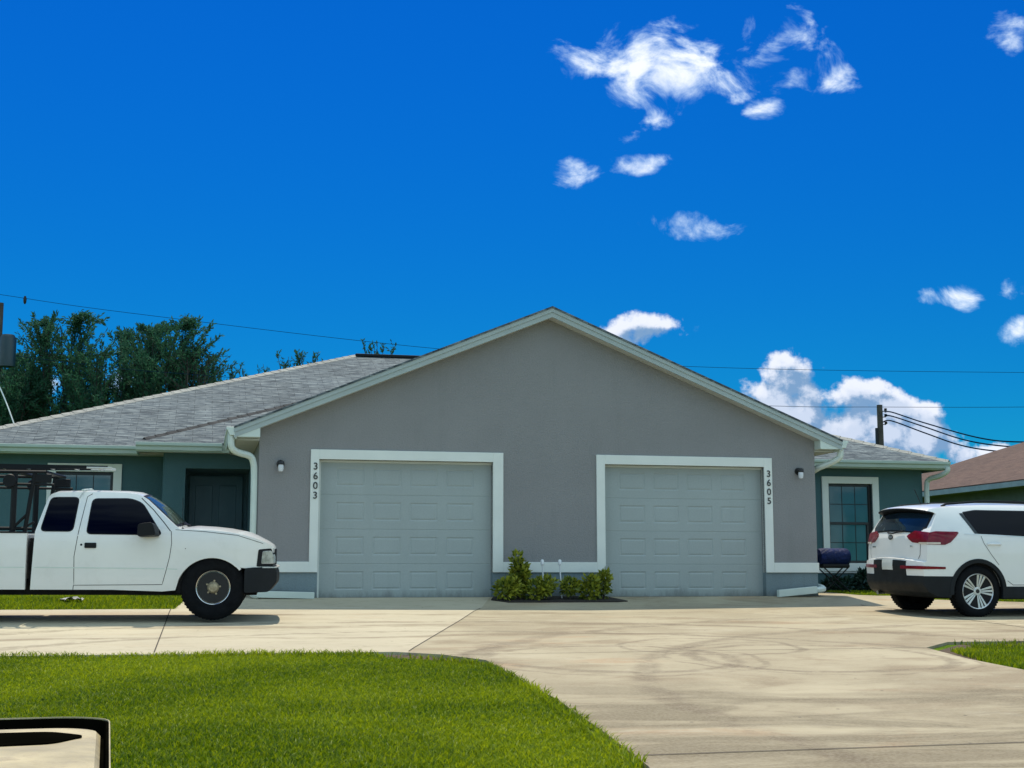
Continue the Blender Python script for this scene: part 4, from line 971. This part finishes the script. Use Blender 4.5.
for y in (-.2,.2): MB().prism([(-1.4,y-.015,.0),(1.24,y-.015,.035),(1.26,y-.015,.075),(-1.4,y-.015,.085)],(0,.03,0)).build('ladder_rail',M['black'],ld); MB().box(1.0,1.31,y-.02,y+.02,.035,.06).build('ladder_tip',M['soffit'],ld,bevel=.006)
for k_ in range(9): MB().tube([(-1.25+k_*.3,-.18,.04),(-1.25+k_*.3,.18,.04)],.014).build('ladder_rung',M['alloy'],ld)

# ---- white SUV
a=R(15.4); Yw=19.2; Xw=px2x(974,Yw); cx=Xw-math.sin(a)*.90; cy=Yw+math.cos(a)*.90
U=empty('suv',(cx,cy,-.170)); U.rotation_euler=(R(1.5),0,a); U.scale=(.97,)*3; tag(U,'white compact SUV with red tail lamps parked in front of the right wing','car')
def SW(x,z):
    w=.925-.03*max(0,abs(z-.75)-.15)**2*6-max(0,z-1.13)*.36-max(0,z-1.5)*.4
    w-=.21*max(0,(-.2-x)/.7)**2 if x<-.25 else 0
    w-=.16*max(0,(x-2.75)/.7)**2 if x>2.75 else 0
    return w
SB=lambda x,z:(-.10*max(0,min(1,(-.2-x)/.45)) if x<-.2 else (.16*max(0,min(1,(x-2.7)/.6)) if x>2.7 else (.14*max(0,min(1,(z-1.1)/.15))*max(0,min(1,(1.58-z)/.2)) if 1.3<x<2.5 else 0)))
SC=lambda x:.045
rear=[(-.775,.56),(-.785,.66),(-.775,.75),(-.735,.765),(-.73,.90),(-.72,1.05),(-.69,1.15),(-.61,1.29),(-.525,1.425),(-.55,1.45),(-.63,1.47),(-.60,1.495)]
def rx(z):
    q=[(b,a_) for a_,b in rear[:9]]; return float(np.interp(z,[b for b,_ in q],[a_ for _,a_ in q]))
body=rear+[(-.45,1.52),(-.2,1.545),(.3,1.565),(.8,1.568),(1.2,1.562),(1.42,1.55),(1.62,1.47),(1.95,1.28),(2.28,1.10),(2.6,1.055),(3.0,.99),(3.28,.90),(3.42,.80),(3.48,.62),(3.48,.42),(3.05,.40)]+arc(2.64,.36,.40,6,174,16)+[(2.2,.41),(1.3,.41),(.44,.41)]+arc(0,.36,.40,8,150,16)+[(-.42,.56)]
solid(body,SW,SB,crown=SC,ny=24).build('body',M['swhite'],U,smooth=True,bevel=.035,seg=3)
low=[(-.60,.27),(-.715,.335),(-.785,.44),(-.785,.562),(-.42,.562)]+arc(0,.36,.395,152,172,4)+[(-.42,.26)]
solid(low,lambda x,z:SW(x,z)+.004,SB).build('rear_bumper',M['blackm'],U,smooth=True,bevel=.025,seg=3)
solid([(.38,.24),(.41,.425),(2.23,.425),(2.26,.24)],lambda x,z:.925,SB).build('side_sill',M['blackm'],U,smooth=True,bevel=.02)
solid([(3.02,.24),(3.06,.42),(3.50,.42),(3.46,.24)],lambda x,z:SW(x,z)+.004,SB).build('front_bumper',M['blackm'],U,smooth=True,bevel=.02)
MB().box(-.4,3.1,-.6,.6,.24,.5).build('chassis',M['dark'],U)
for xw in (0,2.64):
    for s in (1,-1):
        MB().prism([(x,s*.62,z) for x,z in arc(xw,.36,.398,-10,190,18)],(0,s*.22,0)).build('wheel_well',M['dark'],U)
        ring=arc(xw,.36,.445,-8,188,22)+arc(xw,.36,.385,188,-8,22)
        solid(ring,lambda x,z:SW(x,z)+.0,SB,yr=((.93,1.) if s>0 else (-1.,-.93)),off=.012,ny=1,nx=9,nz=9).build('arch_cladding',M['blackm'],U,smooth=True,bevel=.006)
        wheel(U,xw,s*.795,.352,.355,.225,s,'alloy')
# tail lamps, glass, trim at the back
def rearoutline(z0,z1,o,fx,n=6):
    zs=[z0+(z1-z0)*i/n for i in range(n+1)]
    return [(rx(z)-o,z) for z in zs]
for s in (1,-1):
    yr=(.50,1.) if s>0 else (-1.,-.50)
    lam=rearoutline(1.0,1.165,.008,0)+[(-.60,1.185),(-.30,1.18),(-.285,1.165),(-.42,1.03),(-.50,.995)]
    o=solid(lam,lambda x,z:SW(x,z)+.008,SB,yr=yr,ny=14,crown=SC,zt=lambda y,z:1.10+(z-1.10)*min(1,.25+.75*max(0,(y-.5)/.14)**.7)).build('tail_lamp',M['lensred'],U,smooth=True,bevel=.012,seg=2)
    # pale reversing lens low in the lamp
    yr=(.80,1.) if s>0 else (-1.,-.80)
    rl=rearoutline(1.005,1.03,.012,0,2)+[(-.56,1.03),(-.56,1.005)]
    solid(rl,lambda x,z:SW(x,z)+.011,SB,yr=yr,ny=4).build('reversing_lens',M['lensamber'],o,smooth=True)
    yr=(.42,1.) if s>0 else (-1.,-.42)
    rf=rearoutline(.655,.70,.008,0,2)+[(-.50,.685),(-.50,.665)]
    rf=[(-.795,.655),(-.795,.70),(-.50,.69),(-.50,.66)]
    solid(rf,lambda x,z:SW(x,z)+.006,SB,yr=yr,ny=8).build('reflector',M['lensred'],U,smooth=True)
gpath=[(rx(z),z) for z in np.linspace(1.155,1.41,7)]
rg_=solid([(x-.014,z) for x,z in gpath]+[(x+.02,z) for x,z in gpath[::-1]],lambda x,z:SW(x,z)*(.93+.05*(z-1.17)/.27),SB,yr=(-.92,.92),ny=24,crown=SC).build('rear_window',M['rearglass'],U,smooth=True)
gp2=[(rx(z),z) for z in np.linspace(1.135,1.42,7)]
solid([(x-.009,z) for x,z in gp2]+[(x+.02,z) for x,z in gp2[::-1]],lambda x,z:SW(x,z)*(.95+.05*(z-1.15)/.3),SB,yr=(-.945,.945),ny=24,crown=SC).build('window_seal',M['black'],rg_,smooth=True)
solid([(-.52,1.415),(-.635,1.45),(-.64,1.474),(-.55,1.47)],lambda x,z:SW(x,z)+.004,SB,yr=(-.95,.95),ny=14,crown=SC).build('spoiler_lip',M['black'],U,smooth=True,bevel=.005)
MB().tube([(-.80,.12,1.165),(-.83,-.05,1.155),(-.80,-.3,1.19)],.010,6).build('rear_wiper',M['black'],U)
# seams of the tail gate and doors
def rearseam(pts,w=.008,o=.004):                 # pts (yn,z)
    q=[]
    for (a_,b) in zip(pts,pts[1:]):
        for k in range(6): t=k/6; q.append((a_[0]+(b[0]-a_[0])*t,a_[1]+(b[1]-a_[1])*t))
    q.append(pts[-1]); V=[]
    for i,(y,z) in enumerate(q):
        A_=q[max(0,i-1)];B_=q[min(len(q)-1,i+1)]; d=Vector((B_[0]-A_[0],B_[1]-A_[1])).normalized()
        for sg in (-1,1):
            yy=y+(-d.y)*w/2*sg/.9; zz=z+d.x*w/2*sg; x=rx(zz); V.append((x+SB(x,zz)*(1-yy*yy)-o,yy*SW(x,zz),zz+SC(x)*(1-yy*yy)))
    return MB().add(V,[(2*i,2*i+1,2*i+3,2*i+2) for i in range(len(q)-1)])
for s in (1,-1):
    rearseam([(s*.84,1.0),(s*.84,.84),(s*.80,.78)]).build('tailgate_seam',M['dark'],U)
def rearplate(name,y0,y1,z0,z1,m,o=.006,par=U,th=.02,n=3):
    V=[];F2=[]
    for oo in (o,-th):
        for j in range(n+1):
            for i in range(9):
                yy=y0+(y1-y0)*i/8; zz=z0+(z1-z0)*j/n; x=rx(zz); V.append((x+SB(x,zz)*(1-yy*yy)-oo,yy*SW(x,zz),zz+SC(x)*(1-yy*yy)))
    k=(n+1)*9
    for j in range(n):
        for i in range(8): F2.append((j*9+i,j*9+i+1,(j+1)*9+i+1,(j+1)*9+i))
    b=[i for i in range(9)]+[j*9+8 for j in range(1,n+1)]+[n*9+i for i in range(7,-1,-1)]+[j*9 for j in range(n-1,0,-1)]
    for i in range(len(b)): F2.append((b[i],b[(i+1)%len(b)],k+b[(i+1)%len(b)],k+b[i]))
    return MB().add(V,F2).build(name,m,par)
rearplate('plate_recess',-.56,.56,.50,.735,M['blackm'],.010)
rearplate('licence_plate',-.18,.18,.59,.735,M['plate'],.017)
rearplate('tailgate_trim',-.5,.5,.752,.766,M['alloy'],.012,n=1)
def onrear(y,z,o=.006): x=rx(z); return Vector((x+SB(x,z)*(1-y*y)-o,y*SW(x,z),z+SC(x)*(1-y*y)))
p=onrear(0,1.055); e_=MB().lathe([(.001,0),(.058,0),(.062,-.004)],28,'x',0,0,0,(1,1,.62)).build('emblem',M['steel'],U,smooth=True); e_.location=p; e_.rotation_euler=(0,R(6),0)
t_=text('emblem_letters','KIA',.06,(-.006,0,0),(R(90),0,R(-90)),M['alloy'],e_,.002)
for y,z in ((.62,.93),(-.60,.945)): b_=MB().box(-.004,.004,-.05,.05,-.012,.012).build('model_badge',M['chrome'],U,bevel=.002); b_.location=onrear(y,z,.004); b_.rotation_euler=(0,0,R(-14 if y<0 else 14))
for s in (-1,1):
    rw=[(-.12,1.445),(.03,1.155),(.98,1.125),(1.0,1.475),(.1,1.478)]
    fw=[(1.06,1.475),(1.06,1.12),(1.98,1.10),(1.92,1.18),(1.52,1.44)]
    w_=sidepanel('door_window',rw,M['carglass'],SW,.004,s,U,.03); sidepanel('window_seal',grow(rw,.014),M['black'],SW,.002,s,w_,.03)
    sidepanel('quarter_glass',[(-.185,1.44),(-.03,1.155),(.015,1.153),(-.135,1.445)],M['rearglass'],SW,.006,s,U,.01)
    w_=sidepanel('door_window',fw,M['carglass'],SW,.004,s,U,.03); sidepanel('window_seal',grow(fw,.014),M['black'],SW,.002,s,w_,.03)
    seam([(-.2,1.150),(.3,1.135),(1.0,1.105),(2.0,1.08)],SW,s,.014,.004).build('belt_trim',M['alloy'],U)
    seam([(.06,1.12),(.10,1.02),(.20,.88),(.33,.72)],SW,s).build('door_seam',M['dark'],U); seam([(.46,.50),(.55,.44),(1.0,.44),(1.03,.8),(1.02,1.11)],SW,s).build('door_seam',M['dark'],U)
    seam([(1.08,.44),(2.1,.44),(2.13,.8),(2.10,1.05)],SW,s).build('door_seam',M['dark'],U)
    for x_ in (.25,1.22):
        MB().tube([(x_-.09,s*(SW(x_,1.0)+.004),1.005),(x_-.07,s*(SW(x_,1.0)+.035),1.01),(x_+.09,s*(SW(x_,1.0)+.035),1.01),(x_+.11,s*(SW(x_,1.0)+.004),1.005)],.015,8).build('door_handle',M['swhite'],U,smooth=True)
    MB().tube([(-.36,s*.60,1.54),(-.28,s*.60,1.575),(.3,s*.60,1.618),(.9,s*.60,1.615),(1.35,s*.60,1.60),(1.42,s*.60,1.575)],.017,8).build('roof_rail',M['black'],U,smooth=True)
    loft(MB(),[[(x,s*.86,z) for x,z in rnd([(1.84,1.10),(1.84,1.17),(1.96,1.17),(1.98,1.10)],.02)],[(x,s*1.02,z) for x,z in rnd([(1.83,1.09),(1.84,1.22),(2.0,1.20),(2.02,1.10)],.03)]]).build('wing_mirror',M['swhite'],U,smooth=True,bevel=.015)
    solid(rnd([(3.1,.80),(3.05,.90),(3.27,.895),(3.43,.80),(3.44,.76)],.02),lambda x,z:SW(x,z)+.005,SB,yr=((.6,1.) if s>0 else (-1.,-.6)),ny=5).build('headlight',M['lensclear'],U,smooth=True)
frontpatch('windshield',[(2.2,1.145),(1.95,1.28),(1.66,1.45)],.92,M['windshield'],U,SW,SB,crown=SC,off=.006)
solid([(3.40,.45),(3.44,.74),(3.50,.74),(3.50,.45)],SW,SB,yr=(-.55,.55)).build('grille',M['black'],U)
MB().prism([(-.33,-.03,1.565),(-.20,-.02,1.59),(-.20,.02,1.59),(-.33,.03,1.565)],(0,0,.015)).tube([(-.31,0,1.575),(-.36,0,1.68),(-.42,0,1.80)],.006,6).build('roof_antenna',M['black'],U)
MB().tube([(-.66,.45,.30),(-.80,.45,.29)],.03,12).build('exhaust_tip',M['chrome'],U,smooth=True)
#VEH1

# ------------------------------------------------------------------ sky, sun, camera
EL=R(66)
wd=bpy.data.worlds.new('World'); S.world=wd; wd.use_nodes=True; t=wd.node_tree; t.nodes.clear()
out=t.nodes.new('ShaderNodeOutputWorld'); bg=t.nodes.new('ShaderNodeBackground'); L(t,bg.outputs[0],out.inputs[0]); bg.inputs[1].default_value=.15
sky=t.nodes.new('ShaderNodeTexSky'); sky.sky_type='NISHITA'; sky.sun_disc=False; sky.sun_elevation=EL; sky.sun_rotation=-TH
sky.altitude=0; sky.air_density=1.0; sky.dust_density=.1; sky.ozone_density=4.
hs=t.nodes.new('ShaderNodeHueSaturation'); hs.inputs['Saturation'].default_value=1.35; hs.inputs['Value'].default_value=1.; L(t,sky.outputs[0],hs.inputs['Color'])
gm=t.nodes.new('ShaderNodeGamma'); gm.inputs[1].default_value=1.0; L(t,hs.outputs[0],gm.inputs[0])
sz_=t.nodes.new('ShaderNodeTexCoord'); sz2=t.nodes.new('ShaderNodeSeparateXYZ'); L(t,sz_.outputs['Generated'],sz2.inputs[0])
skyc=mixc(t,1.,gm.outputs[0],mixc(t,ramp(t,sz2.outputs[2],.05,.42),(.015,.33,.50),(.02,.37,.67)),'MULTIPLY')
# clouds: puffs fixed in the sky by direction, broken up by noise
tc=t.nodes.new('ShaderNodeTexCoord'); sp=t.nodes.new('ShaderNodeSeparateXYZ'); L(t,tc.outputs['Generated'],sp.inputs[0])
ysafe=math_(t,'MAXIMUM',sp.outputs[1],.05)
ca=math_(t,'DIVIDE',sp.outputs[0],ysafe); cb=math_(t,'DIVIDE',sp.outputs[2],ysafe)
def d2(x,y):
    dx=(x-512)/F; dy=(384-y)/F; Y=math.cos(PITCH)-dy*math.sin(PITCH); Z=math.sin(PITCH)+dy*math.cos(PITCH); return dx/Y,Z/Y
def cloudfield(ca,cb):
    cv=t.nodes.new('ShaderNodeCombineXYZ'); L(t,ca,cv.inputs[0]); L(t,cb,cv.inputs[1])
    n1=N(t,'ShaderNodeTexNoise',Scale=24,Detail=10,Roughness=.58); L(t,cv.outputs[0],n1.inputs[0])
    n2=N(t,'ShaderNodeTexNoise',Scale=9,Detail=3,Roughness=.5); L(t,cv.outputs[0],n2.inputs[0])
    wx=t.nodes.new('ShaderNodeSeparateColor'); L(t,n2.outputs['Color'],wx.inputs[0])
    wa=math_(t,'MULTIPLY_ADD',math_(t,'SUBTRACT',wx.outputs[0],.5),.035,ca); wb_=math_(t,'MULTIPLY_ADD',math_(t,'SUBTRACT',wx.outputs[1],.5),.025,cb)
    def field(blobs):
        cur=None
        for (x,y,rx,ry,k) in blobs:
            a0,b0=d2(x,y)
            ex=math_(t,'MULTIPLY',math_(t,'SUBTRACT',wa,a0),F/rx); ey=math_(t,'MULTIPLY',math_(t,'SUBTRACT',wb_,b0),F/ry)
            r2=math_(t,'ADD',math_(t,'MULTIPLY',ex,ex),math_(t,'MULTIPLY',ey,ey))
            f=math_(t,'MULTIPLY',math_(t,'SUBTRACT',1.,r2),k)
            cur=f if cur is None else math_(t,'SMOOTH_MAX',cur,f,.25)
        return cur
    return n1.outputs[0],field
TH_=[(612,66,40,18,.8),(662,68,56,34,1.1),(632,88,34,24,.9),(700,52,36,22,1.),(655,112,16,14,.5),(765,55,30,15,.75),(790,38,24,14,.45),(812,55,14,26,.4),(832,78,20,17,.6),(768,110,18,11,.65),(749,97,14,6,.4),
      (574,170,22,15,.65),(640,160,26,13,.65),(690,224,34,9,.30),(1012,32,28,20,.9),(922,300,14,8,.6),(962,298,26,11,.7),(1012,291,22,12,.75),(1022,334,20,14,.75),(686,328,9,6,.45),(625,130,14,14,.3),(50,385,22,12,.8),(115,385,16,12,.6)]
THICK=[(634,330,38,20,.75),(797,377,54,32,.85),(770,394,34,22,.8),(835,395,44,26,.8),(868,402,52,30,.85),(905,425,56,30,.9),(850,430,90,34,1.),(800,412,70,28,1.),(965,455,60,14,.6),(940,440,40,18,.8)]
n1,f1=cloudfield(ca,cb)
THIN=[(x,y,a*1.12,b*1.15,k*.95) for x,y,a,b,k in TH_]; THIN+=[(660,74,76,42,.28),(785,55,46,34,.25)]; thin=f1(THIN); thick=f1(THICK)
nn=math_(t,'SUBTRACT',n1,.52)
cvt=t.nodes.new('ShaderNodeCombineXYZ'); L(t,ca,cvt.inputs[0]); L(t,math_(t,'MULTIPLY',cb,1.25),cvt.inputs[1])
nth=N(t,'ShaderNodeTexNoise',Scale=24,Detail=12,Roughness=.6,Distortion=.45); L(t,cvt.outputs[0],nth.inputs[0])
dthin=ramp(t,math_(t,'ADD',math_(t,'MAXIMUM',thin,-1.3),math_(t,'MULTIPLY',math_(t,'SUBTRACT',nth.outputs[0],.5),4.0)),.0,1.15)
tk=math_(t,'ADD',thick,math_(t,'MULTIPLY',nn,4.2)); dthick=ramp(t,tk,.0,.5)
# self shade of the heap cloud: lit where the field falls off towards the sun (up)
ca2=math_(t,'ADD',ca,-.004); cb2=math_(t,'ADD',cb,.011)
n1b,f2=cloudfield(ca2,cb2)
f2t=f2(THICK)
lit=ramp(t,math_(t,'ADD',math_(t,'MULTIPLY',math_(t,'SUBTRACT',thick,f2t),1.5),math_(t,'MULTIPLY',math_(t,'SUBTRACT',n1,n1b),4.5)),-.25,1.35)
core=ramp(t,tk,.4,1.9)
rim=ramp(t,math_(t,'ADD',tk,math_(t,'MULTIPLY',math_(t,'SUBTRACT',lit,.5),-1.3)),.0,.85,1.,0.)
pf=math_(t,'MULTIPLY_ADD',math_(t,'SUBTRACT',n1,n1b),7.,ramp(t,n1,.35,.68))
colk=mixc(t,rim,mixc(t,ramp(t,pf,-.1,1.2),(1.3,2.3,3.8),(3.9,4.5,5.6)),(5.5,5.8,6.5))
colt=mixc(t,dthin,(3.6,5.6,7.6),(6.4,6.7,7.2))
front=ramp(t,sp.outputs[1],.05,.2)
c1=mixc(t,math_(t,'MULTIPLY',math_(t,'MULTIPLY',dthin,.95),front),skyc,colt)
c1=mixc(t,math_(t,'MULTIPLY',dthick,front),c1,colk)
# unseen bright cloud added beside, above and behind the view to fill the shade
zs=math_(t,'MAXIMUM',sp.outputs[2],.06); pv=t.nodes.new('ShaderNodeCombineXYZ'); L(t,math_(t,'DIVIDE',sp.outputs[0],zs),pv.inputs[0]); L(t,math_(t,'DIVIDE',sp.outputs[1],zs),pv.inputs[1])
nb_=N(t,'ShaderNodeTexNoise',Scale=1.1,Detail=8,Roughness=.6); L(t,pv.outputs[0],nb_.inputs[0])
cov=ramp(t,nb_.outputs[0],.40,.56); away=ramp(t,sp.outputs[1],.45,.0)
c1=mixc(t,math_(t,'MULTIPLY',math_(t,'MULTIPLY',cov,away),.95),c1,mixc(t,ramp(t,nb_.outputs[0],.5,.75),(6.0,8.1,9.0),(4.6,6.4,7.2)))
L(t,c1,bg.inputs[0])

sn=bpy.data.lights.new('sun','SUN'); sn.energy=4.2; sn.angle=R(.53); sn.color=(1.,.91,.74)
so=bpy.data.objects.new('sun',sn); C.objects.link(so); so.location=(0,0,30)
dirv=Vector((st*math.cos(EL),-ct*math.cos(EL),-math.sin(EL))); so.rotation_euler=dirv.to_track_quat('-Z','Y').to_euler()
cam=bpy.data.cameras.new('camera'); cam.lens=F*36/1024; cam.sensor_width=36; cam.clip_end=2000; cam.clip_start=.05
co=bpy.data.objects.new('camera',cam); C.objects.link(co); co.location=(0,0,ZC); co.rotation_euler=(math.pi/2+PITCH,0,0); S.camera=co
S.view_settings.view_transform='Standard'; S.view_settings.look='None'; S.view_settings.gamma=1; S.view_settings.exposure=.1
S.view_settings.use_curve_mapping=False
S.cycles.max_bounces=6; S.cycles.transparent_max_bounces=8; S.cycles.use_denoising=True
